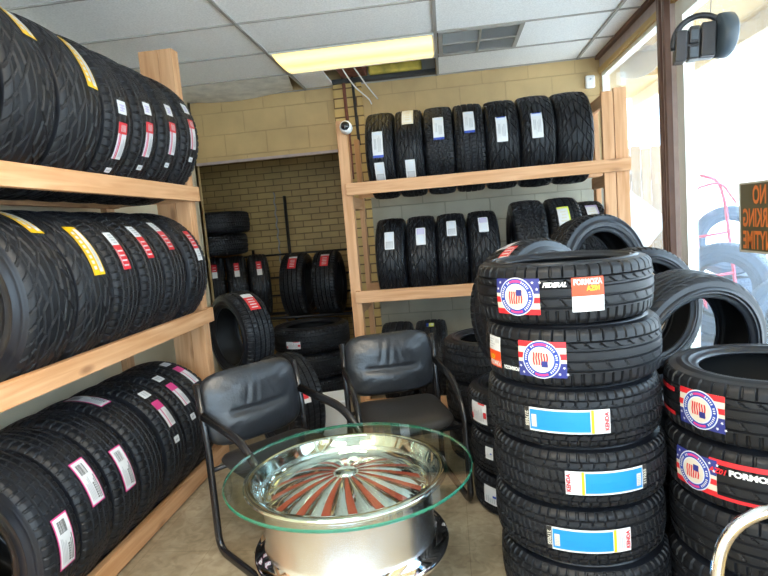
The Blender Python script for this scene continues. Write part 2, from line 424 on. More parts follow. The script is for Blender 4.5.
# A sticker is a child mesh of the tyre; its printing is a sub-part.
def sticker(par, R, t, a, L, Wd, base, layers, name='paper_label', plabel=None):
    """t degrees around the tread, a axial centre; L along circumference, Wd along axle; layers: (name, mat, [(s0,s1,h0,h1)...] in 0..1)"""
    t0 = math.radians(t); mb = MB(); rect_patch(mb, R, t0, a, -L/2, L/2, -Wd/2, Wd/2, .0020)
    o = mb.obj(name, M[base], par)
    if plabel: o['label'] = plabel
    for i, (nm, mt, rects) in enumerate(layers):
        mb = MB()
        for s0, s1, h0, h1 in rects: rect_patch(mb, R, t0, a, (s0-.5)*L, (s1-.5)*L, (h0-.5)*Wd, (h1-.5)*Wd, .0027+.0004*i)
        mb.obj(nm, M[mt], o)
    return o
def lines(s0, s1, h0, h1, n, along='h', rnd=None):
    """n thin printed lines"""
    rnd = rnd or random; out = []
    for i in range(n):
        if along == 'h':
            w = (s1-s0)/(2*n); s_ = s0+(i+.25)*(s1-s0)/n; out.append((s_, s_+w, h0, h0+(h1-h0)*rnd.uniform(.6, 1)))
        else:
            w = (h1-h0)/(2*n); h = h0+(i+.25)*(h1-h0)/n; out.append((s0, s0+(s1-s0)*rnd.uniform(.6, 1), h, h+w))
    return out
def barcode(s0, s1, h0, h1, n=9):
    out = []; h = h0
    for i in range(n):
        w = (h1-h0)/n; out.append((s0, s1, h, h+w*random.choice((.3, .5, .7)))); h += w
    return out
def st_yellow(p, R, t, a=0):
    sticker(p, R, t, a, .25, .082, 'p_yellow', [('printed_panel', 'p_white', [(.05, .93, .10, .42)]), ('printed_edge', 'p_gold', [(0, 1, .88, 1), (0, 1, .48, .54)]), ('printed_lines', 'p_white', [(.1+.1*i, .16+.1*i, .60, .82) for i in range(8)]), ('printed_lines', 'p_grey', lines(.12, .85, .15, .36, 4, 'w'))], plabel='yellow paper label')
def st_redtop(p, R, t, a=0, extra=True):    # square, red block, white strip with a red line
    sticker(p, R, t+17, a, .062, .070, 'p_white', [('printed_lines', 'p_lilac', [(.2, .3, .3, .8), (.4, .5, .2, .75), (.6, .72, .2, .8), (.3, .7, .45, .55)])], plabel='small white paper label')
    sticker(p, R, t-6, a, .175, .070, 'p_white', [('printed_panel', 'p_red', [(.70, 1, 0, 1), (0, .70, .60, .70)]), ('printed_lines', 'p_pink', [(0, .70, .76, .84)]), ('printed_lines', 'p_grey', lines(.08, .62, .1, .45, 3, 'w')), ('printed_lines', 'p_white', [(.76, .94, .2+.15*i, .26+.15*i) for i in range(4)])])
    if extra: sticker(p, R, t-28, a+.01, .028, .045, 'p_white', [('printed_lines', 'p_grey', [(.3, .6, .2, .8)])])
def st_redmid(p, R, t, a=0, flip=False):
    w = (.55, 1) if not flip else (0, .45); r_ = (0, .62) if not flip else (.38, 1)
    sticker(p, R, t, a, .20, .062, 'p_white', [('printed_panel', 'p_red', [(r_[0], r_[1], 0, 1)]), ('printed_lines', 'p_white', [(r_[0]+.08+.12*i, r_[0]+.12+.12*i, .15, .8) for i in range(4)]+[(r_[0]+.1, r_[1]-.1, .85, .9)]), ('printed_lines', 'p_grey', lines(w[0]+.1, w[1]-.05, .2, .8, 4))], plabel='red and white paper label')
def st_pink(p, R, t, a=0):
    sticker(p, R, t, a, .20, .085, 'p_pink', [('printed_panel', 'p_white', [(.03, .97, .06, .94)]), ('printed_lines', 'p_black', [(.08, .58, .12, .17), (.08, .5, .22, .26)]+[(.10+.05*i, .13+.05*i, .30, .44) for i in range(7)]+barcode(.66, .9, .3, .8, 8)), ('printed_lines', 'p_grey', lines(.1, .6, .5, .85, 4, 'w'))], plabel='white paper label with pink border')
def st_blue(p, R, t, a=0, L=.24, low=True):
    sticker(p, R, t, a, L, .078, 'p_white', [('printed_panel', 'p_blue', [(0, .09, 0, 1)] if low else [(.90, 1, .1, .9)]), ('printed_lines', 'p_grey', lines(.2, .8, .15, .5, 3, 'w')+barcode(.3, .7, .62, .85, 5)), ('printed_lines', 'p_pale', [(.85, .95, .1, .9)])], plabel='white paper label with blue band')
def st_grey(p, R, t, a=0, up=False):
    blk = (.06, .42, .12, .88) if not up else (.58, .94, .12, .88)
    sticker(p, R, t, a, .15, .072, 'p_white', [('printed_panel', 'p_lilac' if up else 'p_grey', [blk]), ('printed_lines', 'p_white', [(blk[0]+.06*i+.03, blk[0]+.06*i+.05, .18, .8) for i in range(5)]), ('printed_lines', 'p_pale', lines(.46 if not up else .08, .9 if not up else .5, .2, .8, 4))])
def st_small(p, R, t, a=0):
    sticker(p, R, t, a, .055, .06, 'p_lime', [('printed_panel', 'p_blue', [(0, 1, .7, 1)]), ('printed_lines', 'p_white', [(.2, .8, .1, .35), (.3, .6, .45, .6)])], plabel='small green and blue paper label')
def st_long(p, R, t, a=0, band='p_lime'):
    sticker(p, R, t, a, .21, .085, 'p_white', [('printed_panel', band, [(0, 1, 0, .12), (.9, 1, 0, 1), (0, .08, 0, 1)]), ('printed_lines', 'p_cream', lines(.15, .8, .3, .85, 5))])
def st_alcove(p, R, t, a=0):
    sticker(p, R, t, a, .17, .085, 'p_red', [('printed_panel', 'p_white', [(.82, 1, 0, 1)]), ('printed_lines', 'p_white', [(.12+.12*i, .16+.12*i, .2, .75) for i in range(5)])], plabel='red paper label')
def st_whitered(p, R, t, a=0, L=.13, Wd=.10):
    sticker(p, R, t, a, L, Wd, 'p_white', [('printed_panel', 'p_red', [(.82, .98, .3, .6), (.02, .12, .1, .4), (.5, .9, .92, 1)]), ('printed_lines', 'p_grey', lines(.15, .85, .12, .8, 8))])
def st_plain(p, R, t, a=0, L=.12, Wd=.09):
    sticker(p, R, t, a, L, Wd, 'p_white', [('printed_lines', 'p_grey', lines(.1, .9, .1, .5, 6)), ('printed_mark', 'p_blue', [(.62, .85, .42, .54)])])

def medallion(par, R, t, a, s=1.0, flip=False):
    """round seal of a flag over a red, white and blue banner"""
    t0 = math.radians(t); f = -1 if flip else 1
    ban = MB(); bw = .088*s; bh = .068*s
    def rr(mb, s0, s1, h0, h1, lift, sk=0):
        a_, b_ = sorted((h0*f, h1*f)); rect_patch(mb, R, t0, a, s0, s1, a_, b_, lift, 0, sk)
    rr(ban, -bw, bw, -bh*.95, bh*.95*.28, .0020)
    ob = ban.obj('banner_label', M['p_cream'], par); ob['label'] = 'red white and blue banner label'
    m1 = MB()
    for k in (0, 1): rr(m1, -bw, bw, (-.95+.62*k)*bh, (-.65+.62*k)*bh, .0026)
    m1.obj('printed_stripes', M['p_red'], ob)
    m2 = MB(); rr(m2, -bw, bw, .02*bh+.01*s, .95*bh, .0024)
    m2.obj('printed_panel', M['p_navy'], ob)
    m3 = MB()
    for r_ in range(2):
        for c in range(7):
            cs = (-.9+.3*c+(.12 if r_ else 0))*bw; ch = f*(.40+.34*r_)*bh; pts = []
            for q in range(10):
                rad = (.0062 if q % 2 == 0 else .0027)*s; an = PI/2+q*PI/5
                pts.append((cs+rad*math.cos(an), ch+rad*math.sin(an)*f))
            poly_patch(m3, R, t0, a, pts if f > 0 else pts[::-1], .0030)
    m3.obj('printed_stars', M['p_white'], ob)
    rad = .069*s; mb = MB(); disc_patch(mb, R, t0, a, 0, 0, 0, rad, .0036)
    od = mb.obj('round_seal', M['p_pale'], par); od['label'] = 'round seal label with a small flag'
    mb = MB(); disc_patch(mb, R, t0, a, 0, 0, .047*s, .065*s, .0041); mb.obj('printed_ring', M['p_blue'], od)
    mb = MB(); 
    for k0, k1 in ((PI*.36, PI*.64), (PI*1.36, PI*1.64)):
        mb = MB(); disc_patch(mb, R, t0, a, 0, 0, .052*s, .060*s, .0045, n=14, a_0=k0, a_1=k1); mb.obj('printed_band', M['p_pink'], od)
    for half in (1, -1):
        mb = MB()
        for k in range(46):
            an = 2*PI*k/46
            if abs(math.sin(an)) > .90 or k % 7 == 3 or math.cos(an)*half < 0: continue
            disc_patch(mb, R, t0, a, 0, 0, .052*s, .060*s, .0046, n=1, a_0=an, a_1=an+.075)
        mb.obj('printed_marks', M['p_white'], od)
    mb = MB(); disc_patch(mb, R, t0, a, 0, 0, 0, .043*s, .0041); mb.obj('printed_field', M['p_cream'], od)
    mb = MB()
    for k in range(6):
        x0 = (-.028+.0095*k)*s
        wav = [(x0+.0012*s*math.sin(j*1.3+k), (-.026+.0075*j+(.003 if k > 3 else 0))*s*f) for j in range(7)]
        pts = wav+[(x+.0055*s, y) for x, y in wav[::-1]]
        poly_patch(mb, R, t0, a, pts if f < 0 else pts, .0046)
    mb.obj('printed_flag_stripes', M['p_red'], od)
    mb = MB(); h0, h1 = sorted((.004*s*f, .026*s*f)); rect_patch(mb, R, t0, a, .002*s, .024*s, h0, h1, .0050); mb.obj('printed_canton', M['p_navy'], od)
def orange_label(par, R, t, a, s=1.0, flip=False, narrow=1.0):
    t0 = math.radians(t); f = -1 if flip else 1; L = .105*s*narrow; H = .115*s
    mb = MB(); rect_patch(mb, R, t0, a, -L/2, L/2, -H/2, H/2, .0022); o = mb.obj('paper_label', M['p_white'], par); o['label'] = 'orange and white paper label'
    mb = MB(); h0, h1 = sorted((-.04*H*f, .5*H*f)); rect_patch(mb, R, t0, a, -L/2, L/2, h0, h1, .0028); mb.obj('printed_panel', M['p_orange'], o)
    mb = MB(); rot = PI if flip else 0
    text_patch(mb, R, t0, a, 'FORMOZA', .026*s, 0, .36*H*f, .0034, rot=rot, sx=.74*narrow, off=.0009); mb.obj('lettering', M['p_white'], o)
    mb = MB(); text_patch(mb, R, t0, a, 'AZ01', .023*s, .17*L*f, .17*H*f, .0034, rot=rot, sx=.85*narrow, off=.0009); mb.obj('lettering', M['p_yellow'], o)
    mb = MB()
    for i in range(4): rect_patch(mb, R, t0, a, -.42*L, -.42*L+L*random.uniform(.3, .5), *sorted(((-.14-.08*i)*H*f, (-.165-.08*i)*H*f)), .0032)
    for i in range(7): rect_patch(mb, R, t0, a, (.12+.045*i)*L, (.14+.045*i)*L, *sorted((-.30*H*f, -.42*H*f)), .0032)
    mb.obj('printed_lines', M['p_grey'], o)
def blue_label(par, R, t, a, flip=False):
    t0 = math.radians(t); f = -1 if flip else 1; L = .285; H = .083
    mb = MB(); rect_patch(mb, R, t0, a, -L/2, L/2, -H/2, H/2, .0022); o = mb.obj('paper_label', M['p_white'], par); o['label'] = 'long sky blue paper label'
    def S(s0, s1): return sorted((s0*f, s1*f))
    mb = MB(); rect_patch(mb, R, t0, a, *S(-.122, .078), -.035, .035, .0028); mb.obj('printed_panel', M['p_sky'], o)
    mb = MB(); rect_patch(mb, R, t0, a, *S(.081, .090), -.04, .04, .0028); mb.obj('printed_band', M['p_yellow'], o)
    mb = MB(); rect_patch(mb, R, t0, a, *S(-.142, -.125), -.0415, .0415, .0030); mb.obj('printed_panel', M['p_black'], o)
    mb = MB(); text_patch(mb, R, t0, a, '217035', .017, -.134*f, 0, .0036, rot=-PI/2*f if f > 0 else PI/2, sx=1.05, off=.0006); 
    rect_patch(mb, R, t0, a, *S(-.116, -.098), -.026, .018, .0034); mb.obj('lettering', M['p_cream'], o)
    mb = MB(); text_patch(mb, R, t0, a, 'KENDA', .019, .132*f, 0, .0034, rot=PI/2, sx=1.0, off=.0008); mb.obj('lettering', M['p_red'], o)
    mb = MB()
    for i in range(4): rect_patch(mb, R, t0, a, *S(.096+.006*i, .0985+.006*i), -.028, random.uniform(.01, .03), .0034)
    for i in range(6): rect_patch(mb, R, t0, a, *S(-.114, -.100), -.022+.006*i, -.019+.006*i, .0040)
    mb.obj('printed_lines', M['p_grey'], o)

ROT = {'left': Matrix(((1, 0, 0), (0, 0, -1), (0, 1, 0))), 'back': Matrix(((0, 0, -1), (-1, 0, 0), (0, 1, 0))), 'flat': Matrix.Identity(3)}
def tire(label, loc, orient, pat='rib', R=.335, Wd=.235, rim=.215, group=None, tilt=None, rubber=None):
    e = empty('tire', label, 'tire', loc, group=group)
    rm = ROT[orient] if isinstance(orient, str) else orient
    if tilt: rm = Matrix.Rotation(tilt[1], 3, tilt[0]) @ rm
    e.rotation_euler = rm.to_euler()
    tr, s1, s2, ln = tire_meshes(pat, R, Wd, rim)
    sp = random.uniform(0, 2*PI)
    c = [link('tread', tr, e, rot=(0, 0, sp)), link('sidewall', s1, e), link('sidewall', s2, e), link('inner_liner', ln, e)]
    if rubber:
        for q in c[:3]:
            q.data.materials  # shared mesh: override at object level
            q.material_slots[0].link = 'OBJECT'; q.material_slots[0].material = M[rubber]
    return e
def axis_rot(normal, ref_up=(0, 0, 1)):
    """tyre standing on its tread with its near sidewall (local +Z) facing 'normal'"""
    z = Vector(normal).normalized(); y = Vector(ref_up); y = (y-z*y.dot(z)).normalized(); x = y.cross(z)
    return Matrix((x, y, z)).transposed()

# ================================================================== THE SETTING
ZC = 2.76; YB = 5.40; XW = 1.42; XL = -2.34
structure(MB().box(-3.6, 1.5, -3.2, 7.0, -.1, 0).obj('floor', M['floor']))
structure(MB().box(XL-.12, XL, -3.2, 5.4, 0, ZC+.35).obj('wall_left', M['left_panel']))
# back wall: header over the alcove, pilaster, block wall behind the rack
structure(MB().box(-3.3, -.94, YB, YB+.2, 2.19, ZC+.35).obj('wall_back_header', M['tan_block']))
structure(MB().box(-.94, 1.60, YB, YB+.2, 1.72, ZC+.35).obj('wall_back', M['tan_block']))
structure(MB().box(-.72, 1.60, YB-.01, YB+.19, 0, 1.74).obj('wall_back_lower', M['grey_wall']))
structure(MB().box(-.945, -.68, YB-.055, YB+.2, 0, ZC).obj('wall_pilaster', M['tan_pilaster']))
structure(MB().box(-3.3, -.70, 6.55, 6.7, 0, ZC+.2).obj('wall_alcove', M['tan_brick']))
structure(MB().box(-3.4, -3.3, 5.4, 6.7, 0, ZC+.2).obj('wall_alcove_left', M['tan_brick']))
structure(MB().box(-.94, -.82, YB+.2, 6.7, 0, ZC+.2).obj('wall_alcove_right', M['tan_brick']))
structure(MB().box(-3.3, -2.34, 5.35, 5.45, 0, ZC).obj('wall_left_return', M['tan_block']))
structure(MB().box(-3.4, -.8, YB+.2, 6.7, 2.42, 2.5).obj('ceiling_alcove', M['tile_old']))
structure(MB().box(-2.35, -.94, YB-.012, YB+.0, 2.165, 2.19).obj('trim_1', M['mauve']))
# shop front behind the camera, with two wide openings
fw = MB(); fw.box(-3.6, 1.6, -3.3, -3.2, 0, .35); fw.box(-3.6, 1.6, -3.3, -3.2, 2.6, 3.1)
for x in (-3.6, -1.2, 1.45): fw.box(x, x+.14, -3.3, -3.2, .35, 2.6)
structure(fw.obj('wall_front', M['cardboard']))
# window wall on the right
structure(MB().box(XW, XW+.12, -3.2, YB, 0, .38).obj('wall_right', M['tan']))
structure(MB().box(XW+.005, XW+.115, -3.2, YB, 2.66, ZC+.35).obj('wall_right_header', M['mauve']))
structure(MB().box(XW-.03, XW+.02, -3.2, YB, 2.735, 2.765).obj('trim_2', M['brown']))
structure(MB().box(XW-.005, XW+.12, -3.2, YB, 2.62, 2.66).obj('trim_3', M['canopy_beam']))
structure(MB().box(XW-.02, XW+.14, -3.2, YB, .38, .42).obj('trim_4', M['alu']))
mu = MB(); mu.box(XW-.045, XW-.01, 3.84, 3.885, .42, ZC); mu.box(XW-.045, XW-.01, 3.755, 3.79, .42, ZC)
mu = mu.obj('trim_5', M['brown'], bevel=.003); structure(mu)
structure(MB().box(XW-.03, XW+.09, 3.76, 3.88, .42, ZC).obj('trim_6', M['mauve'], bevel=.004))
def window(n, y0, y1, frame_mat, fr=.045):
    e = empty('window_%d' % n, '', '', (XW+.05, (y0+y1)/2, .42)); del e['label']; del e['category']; structure(e)
    yc = (y0+y1)/2; f = MB(); h = 2.62-.42; a_, b_ = y0-yc, y1-yc
    f.box(-.03, .03, a_, a_+fr, 0, h); f.box(-.03, .03, b_-fr, b_, 0, h); f.box(-.03, .03, a_+fr, b_-fr, 0, fr); f.box(-.03, .03, a_+fr, b_-fr, h-fr, h)
    o = f.obj('window_frame', frame_mat, e)
    g = MB().box(-.004, .004, a_+fr, b_-fr, fr, h-fr).obj('pane', M['pane'], e)
    return e
window(1, 3.88, YB, M['alu'], .03)
window(2, .6, 3.76, M['alu'], .10)
window(3, -3.1, .55, M['alu'])
# ceiling: tile field with the openings left out, and its T-bars
CX = [-3.643+1.22*i for i in range(5)]; CX[3] = .017; CX[2] = -1.203; CX[1] = -2.423; CX[4] = 1.237
CX.append(XW)
CY = [4.204+.61*k for k in range(-13, 2)] + [YB]
LIGHTS = {(2, 4.204): 1, (2, .544): 1, (0, 1.764): 1, (3, -1.286): 1, (1, -1.286): 1}
ct = MB(); vent_cell = None
for i in range(5):
    for j in range(len(CY)-1):
        y0, y1 = CY[j], CY[j+1]; x0, x1 = CX[i], CX[i+1]
        key = (i, round(y0, 3))
        if key in LIGHTS: continue
        if i == 2 and abs(y0-4.814) < .01: ct.box(x0, x0+.26, y0, y1, ZC+.012, ZC+.03); continue
        if i == 3 and abs(y0-4.204) < .01: ct.box(x0+.62, x1, y0, y1, ZC+.004, ZC+.02); continue
        if i == 1 and abs(y0-4.814) < .01: continue
        if i == 0 and y0 > 5: continue
        ct.box(x0, x1, y0, y1, ZC+.004, ZC+.02)
structure(ct.obj('ceiling', M['tile']))
gb = MB()
for x in CX[:-1]: gb.box(x-.011, x+.011, -3.2, YB, ZC-.006, ZC+.003)
for y in CY[:-1]: gb.box(-2.34, XW-.02, y-.007, y+.007, ZC-.005, ZC+.0035)
gb.box(XL, XW, YB-.02, YB, ZC-.006, ZC+.003)
structure(gb.obj('ceiling_grid', M['grid']))
structure(MB().box(-3.6, 1.6, -3.3, 7.0, ZC+.33, ZC+.40).obj('ceiling_deck', M['plenum']))
# sagging old tile at the left, over the header
pts = []; fs = []; N1, N2 = 12, 5
for i in range(N1+1):
    for j in range(N2+1):
        u, v = i/N1, j/N2
        sag = .05*math.sin(PI*min(1, u*1.15))*(v)+.015*math.sin(PI*v)
        cut = .10*max(0, (u-.9)/.1)**2*v
        pts.append((-2.41+1.19*u-cut, 4.83+.55*v, ZC+.010-sag*.9))
k = len(pts); pts += [(x, y, z+.015) for x, y, z in pts]
for i in range(N1):
    for j in range(N2):
        q = i*(N2+1)+j; fs.append((q, q+1, q+N2+2, q+N2+1)); fs.append((k+q, k+q+N2+1, k+q+N2+2, k+q+1))
st = MB().add(pts, fs).obj('ceiling_tile', M['tile_old'], smooth=True)
tag(st, 'sagging stained white ceiling tile above the alcove header', 'ceiling tile')
# plenum things seen through the missing tile
o = MB().box(-.60, -.12, 5.28, 5.38, ZC+.045, ZC+.125).obj('insulation_batt', M['yellow_insul'], bevel=.02); tag(o, 'yellow insulation batt lying above the missing ceiling tile', 'insulation')
o = MB().box(-.85, -.62, 4.86, 5.34, ZC+.05, ZC+.20).obj('steel_joist', M['rust'], bevel=.005); tag(o, 'rusty steel joist end seen above the missing ceiling tile', 'joist')
o = MB().box(-.94, .0, 5.31, 5.395, ZC+.004, ZC+.04).obj('dark_filler', M['vent_dark'], bevel=.003); tag(o, 'added dark channel along the wall above the missing ceiling tile', 'filler')  # dark piece added to paint the darkness of the open plenum
o = MB().box(-.62, .0, 5.385, 5.398, ZC+.041, ZC+.30).obj('backing_panel', M['vent'], bevel=.002); tag(o, 'grey panel behind the yellow insulation above the missing ceiling tile', 'panel')
def wire(name, pts, r, m_, label, cat='wire', group=None):
    o = tube(spline(pts, 8), r, n=6).obj(name, m_, smooth=True); tag(o, label, cat, group); return o
wire('wire', [(-.80, 4.95, ZC+.10), (-.76, 4.90, ZC+.0), (-.70, 5.05, ZC-.10), (-.62, 5.30, ZC-.16), (-.60, 5.36, ZC-.2)], .006, M['box_white'], 'white wire drooping from the hole beside the ceiling light, nearer the light')
wire('wire', [(-.72, 5.0, ZC+.10), (-.66, 4.98, ZC+.0), (-.60, 5.15, ZC-.09), (-.54, 5.36, ZC-.16)], .006, M['box_white'], 'second white wire drooping from the missing tile, nearer the back rack')
wire('conduit', [(-.84, 5.335, 2.95), (-.835, 5.335, 2.6), (-.83, 5.335, 2.3), (-.83, 5.335, 1.9)], .016, M['rust'], 'rust brown conduit running down the brick pilaster', 'conduit')
wire('cable', [(-.76, 5.33, 2.9), (-.75, 5.33, 2.6), (-.745, 5.33, 2.35), (-.74, 5.33, 2.2)], .013, M['black_steel'], 'black cable running down the brick pilaster', 'cable')

# ceiling lights
def ceiling_light(x0, x1, y0, y1, label):
    e = empty('ceiling_light', label, 'ceiling light', ((x0+x1)/2, (y0+y1)/2, ZC), group=None)
    w, d = (x1-x0)/2, (y1-y0)/2
    f = MB(); t = .014
    f.box(-w, w, -d, -d+t, -.012, .05); f.box(-w, w, d-t, d, -.012, .05); f.box(-w, -w+t, -d+t, d-t, -.012, .05); f.box(w-t, w, -d+t, d-t, -.012, .05)
    f.box(-w, w, -d, d, .05, .06)
    f.obj('frame', M['white_metal'], e)
    # lens: shallow bowed acrylic sheet
    pts = []; fs = []; N = 10
    for i in range(N+1):
        v = -1+2*i/N; z = -.004-.022*(1-v*v)
        pts += [(-w+t, v*(d-t), z), (w-t, v*(d-t), z)]
    fs = [(2*i, 2*i+2, 2*i+3, 2*i+1) for i in range(N)]
    MB().add(pts, fs).obj('diffuser', M['lens'], e, smooth=True)
    return e
m, n, l, b = newmat('warm_lens')
b.inputs['Base Color'].default_value = (.9, .8, .5, 1)
tc = n.new('ShaderNodeTexCoord'); sp = n.new('ShaderNodeSeparateXYZ'); l.new(tc.outputs['Object'], sp.inputs[0])
ab = n.new('ShaderNodeMath'); ab.operation = 'ABSOLUTE'; l.new(sp.outputs['Y'], ab.inputs[0])
ds = n.new('ShaderNodeMath'); ds.operation = 'SUBTRACT'; l.new(ab.outputs[0], ds.inputs[0]); ds.inputs[1].default_value = .15
d2 = n.new('ShaderNodeMath'); d2.operation = 'ABSOLUTE'; l.new(ds.outputs[0], d2.inputs[0])
mr = n.new('ShaderNodeMapRange'); l.new(d2.outputs[0], mr.inputs['Value']); mr.inputs['From Min'].default_value = 0; mr.inputs['From Max'].default_value = .14
mr.inputs['To Min'].default_value = 1.7; mr.inputs['To Max'].default_value = .85
b.inputs['Emission Color'].default_value = (1, .73, .25, 1); l.new(mr.outputs[0], b.inputs['Emission Strength'])
M['lens'] = m
ceiling_light(-1.19, .004, 4.215, 4.803, 'lit yellowish fluorescent ceiling light beside the ceiling vent')
M['lens'] = emis('fill_lens', (1, .89, .72), FILL_E)  # the remaining fixtures are unseen, added as fill to brighten the room
for (i, y0), _ in list(LIGHTS.items())[1:]:
    ceiling_light(CX[i]+.013, CX[i+1]-.013, y0+.011, y0+.599, {(2, .544): 'added white fill light above the glass table, out of frame', (0, 1.764): 'added white fill light above the left tire rack, out of frame', (3, -1.286): 'added white fill light behind the camera near the windows', (1, -1.286): 'added white fill light behind the camera near the left wall'}[(i, y0)])
# vent
e = empty('ceiling_vent', 'square louvred metal vent set in the white ceiling tiles', 'vent', (.335, 4.509, ZC))
f = MB(); w, d = .30, .298
f.box(-w, w, -d, -d+.03, -.008, .01); f.box(-w, w, d-.03, d, -.008, .01); f.box(-w, -w+.03, -d+.03, d-.03, -.008, .01); f.box(w-.03, w, -d+.03, d-.03, -.008, .01)
f.box(-.008, .008, -d+.03, d-.03, -.008, .01); f.box(-w+.03, w-.03, -.008, .008, -.008, .01)
f.obj('frame', M['grid'], e)
MB().box(-w+.01, w-.01, -d+.01, d-.01, .05, .06).obj('duct_back', M['vent_dark'], e)
sl = MB()
for qx in (-1, 1):
    for qy in (-1, 1):
        for k in range(9):
            y = qy*(.018+.0275*k) ; x0, x1 = sorted((qx*.01, qx*.268))
            tl = .016 if not (qx < 0 and qy < 0) else .004
            sl.add([(x0, y-.011, -.004), (x1, y-.011, -.004), (x1, y+tl*.6, .018), (x0, y+tl*.6, .018)], [(0, 1, 2, 3)])
s_ = sl.obj('louvres', M['vent'], e)

# small things on walls and posts
e = empty('wall_sensor', 'small white rounded sensor box on the tan back wall', 'sensor', (1.335, YB, 2.55))
MB().box(-.04, .04, -.045, 0, -.055, .055).obj('body', M['box_white'], e, bevel=.015, seg=3, smooth=False)
tube([(0, -.045, .02), (0, -.050, .02)], .008, n=10).obj('lens', M['p_grey'], e)
e = empty('security_camera', 'white security camera with black lens atop the left post of back rack', 'camera', (-.685, 4.30, 2.19))
lathe([(0, .05), (.035, .048), (.045, .03), (.045, -.02), (.038, -.03)], 32).obj('body', M['box_white'], e, rot=(PI/2-.15, 0, 0), smooth=True)
lathe([(.0, .066), (.02, .064), (.030, .055), (.034, .046), (.034, .03)], 32).obj('lens', M['black_gloss'], e, rot=(PI/2-.15, .0, 0), smooth=True)
MB().box(-.02, .02, .0, .06, .03, .05).obj('bracket', M['box_white'], e)

# ================================================================== RACKS
def B(e, name, x0, x1, y0, y1, z0, z1, ax):
    return board(name, x0, x1, y0, y1, z0, z1, M['pine_'+ax], e, base=e.location)
XR = -1.562
e = empty('tire_rack', 'long pine timber tire rack along the left wall', 'rack', (-1.85, 2.4, 0))
for z in (1.796, 1.014, .10):
    B(e, 'rail', XR-.038, XR, 1.2, 3.60, z-.092, z, 'y')
    B(e, 'rail', -2.158, -2.12, 1.2, 3.60, z-.092, z, 'y')
    for y in (3.51, 1.66): B(e, 'crosspiece', -2.12, XR-.038, y-.039 if y > 3 else y+.001, y-.001 if y > 3 else y+.038, z-.092, z-.002, 'x')
for y in (3.512, 1.62):
    B(e, 'post', XR-.130, XR-.038, y, y+.040, 0, 2.64, 'z')
    B(e, 'post', -2.20, -2.158, y, y+.09, 0, 2.55, 'z')
B(e, 'post', XR-.130, XR-.038, 3.553, 3.600, 0, 2.64, 'z')
B(e, 'post', XR-.255, XR-.131, 3.512, 3.600, 0, 2.64, 'z')
B(e, 'crosspiece', -2.158, XR-.256, 3.555, 3.593, 2.40, 2.49, 'x')
e = empty('tire_rack', 'pine timber tire rack against the back wall', 'rack', (.3, 4.6, 0))
YR = 4.38
for z, x1 in ((1.79, 1.34), (.964, 1.34), (.10, 1.34)):
    B(e, 'rail', -.735, x1, YR-.038, YR, z-.092, z, 'x')
    B(e, 'rail', -.70, x1-.05, 4.92, 4.958, z-.092, z, 'x')
for z in (1.69, .865):
    B(e, 'crosspiece', -.735, -.697, YR+.09, 4.92, z-.09, z, 'y'); B(e, 'crosspiece', 1.20, 1.238, YR+.09, 4.92, z-.09, z, 'y')
B(e, 'post', -.775, -.735+.04, YR, YR+.089, 0, 2.26, 'z')
B(e, 'post', -.735, -.697, 4.96, 5.05, 0, 2.20, 'z')
B(e, 'post', 1.245, 1.335, YR, YR+.04, 0, 2.29, 'z')
B(e, 'post', 1.16, 1.24, YR+.0, YR+.04, 0, 2.27, 'z')
B(e, 'post', 1.245, 1.285, 4.96, 5.05, 0, 2.29, 'z')
B(e, 'crosspiece', 1.20, 1.238, YR+.045, 5.05, 2.19, 2.28, 'y')

# ---- left rack tyres
TX = -1.86; RL = .37; dz = .266; RT = .39
top = [(1.765, 'v', .27, None), (2.05, 'v', .28, ('y', 47)), (2.35, 'v', .29, ('y', 27)), (2.625, 'rib', .235, ('r', -15)), (2.87, 'rib', .235, ('r', -9)), (3.125, 'rib', .235, ('r', -3)), (3.385, 'rib', .235, ('r', 6))]
lab = ['black directional tread tire on left rack top shelf, nearest and without label', 'directional tread tire with yellow label, left rack top shelf, the nearer one', 'directional tread tire with yellow label, left rack top shelf, beside ribbed tires',
       'ribbed tire with low red and white label, left rack top shelf, beside yellow labels', 'ribbed tire with red and white label, left rack top shelf, third from far end', 'ribbed tire with red and white label, top shelf of left rack, second from far end', 'ribbed tire with red and white label, top shelf of left rack, at the far end']
for (y, pt, w, s_), lb in zip(top, lab):
    t = tire(lb, (TX, y, 1.796+.291), 'left', pt, RT, w, .215, group='tires on the top shelf of the left rack')
    if s_ and s_[0] == 'y': st_yellow(t, RT, s_[1], -.075)
    elif s_: st_redtop(t, RT, s_[1], 0)
mid = [(2.03, 'v', .28, ('y', 63)), (2.30, 'v', .25, ('y', 29)), (2.54, 'rib', .225, 26), (2.785, 'rib', .235, 32), (3.04, 'rib', .235, 37), (3.34, 'rib', .235, 24)]
lab = ['directional tread tire with yellow label on top, middle shelf of left rack, nearest the camera', 'directional tread tire with yellow label, middle shelf of left rack, second from the near end', 'ribbed tire with red label beside the yellow labels, middle shelf of left rack',
       'ribbed tire with red and white label, middle shelf of left rack, third from far end', 'ribbed tire with red and white label, middle shelf of left rack, second from far end', 'ribbed tire at the far end of the left rack middle shelf, red label above white']
for i, ((y, pt, w, s_), lb) in enumerate(zip(mid, lab)):
    t = tire(lb, (TX, y, 1.014+dz), 'left', pt, RL, w, .215, group='tires on the middle shelf of the left rack')
    if isinstance(s_, tuple): st_yellow(t, RL, s_[1], -.08 if i == 0 else -.02)
    else: st_redmid(t, RL, s_, 0, flip=(i == 5))
bot = [(1.88, 3, 'p'), (2.10, 24, 'p'), (2.325, 17, 'p'), (2.55, 80, 'q'), (2.80, 33, 'r'), (3.03, 40, 'r'), (3.26, 52, 'r')]
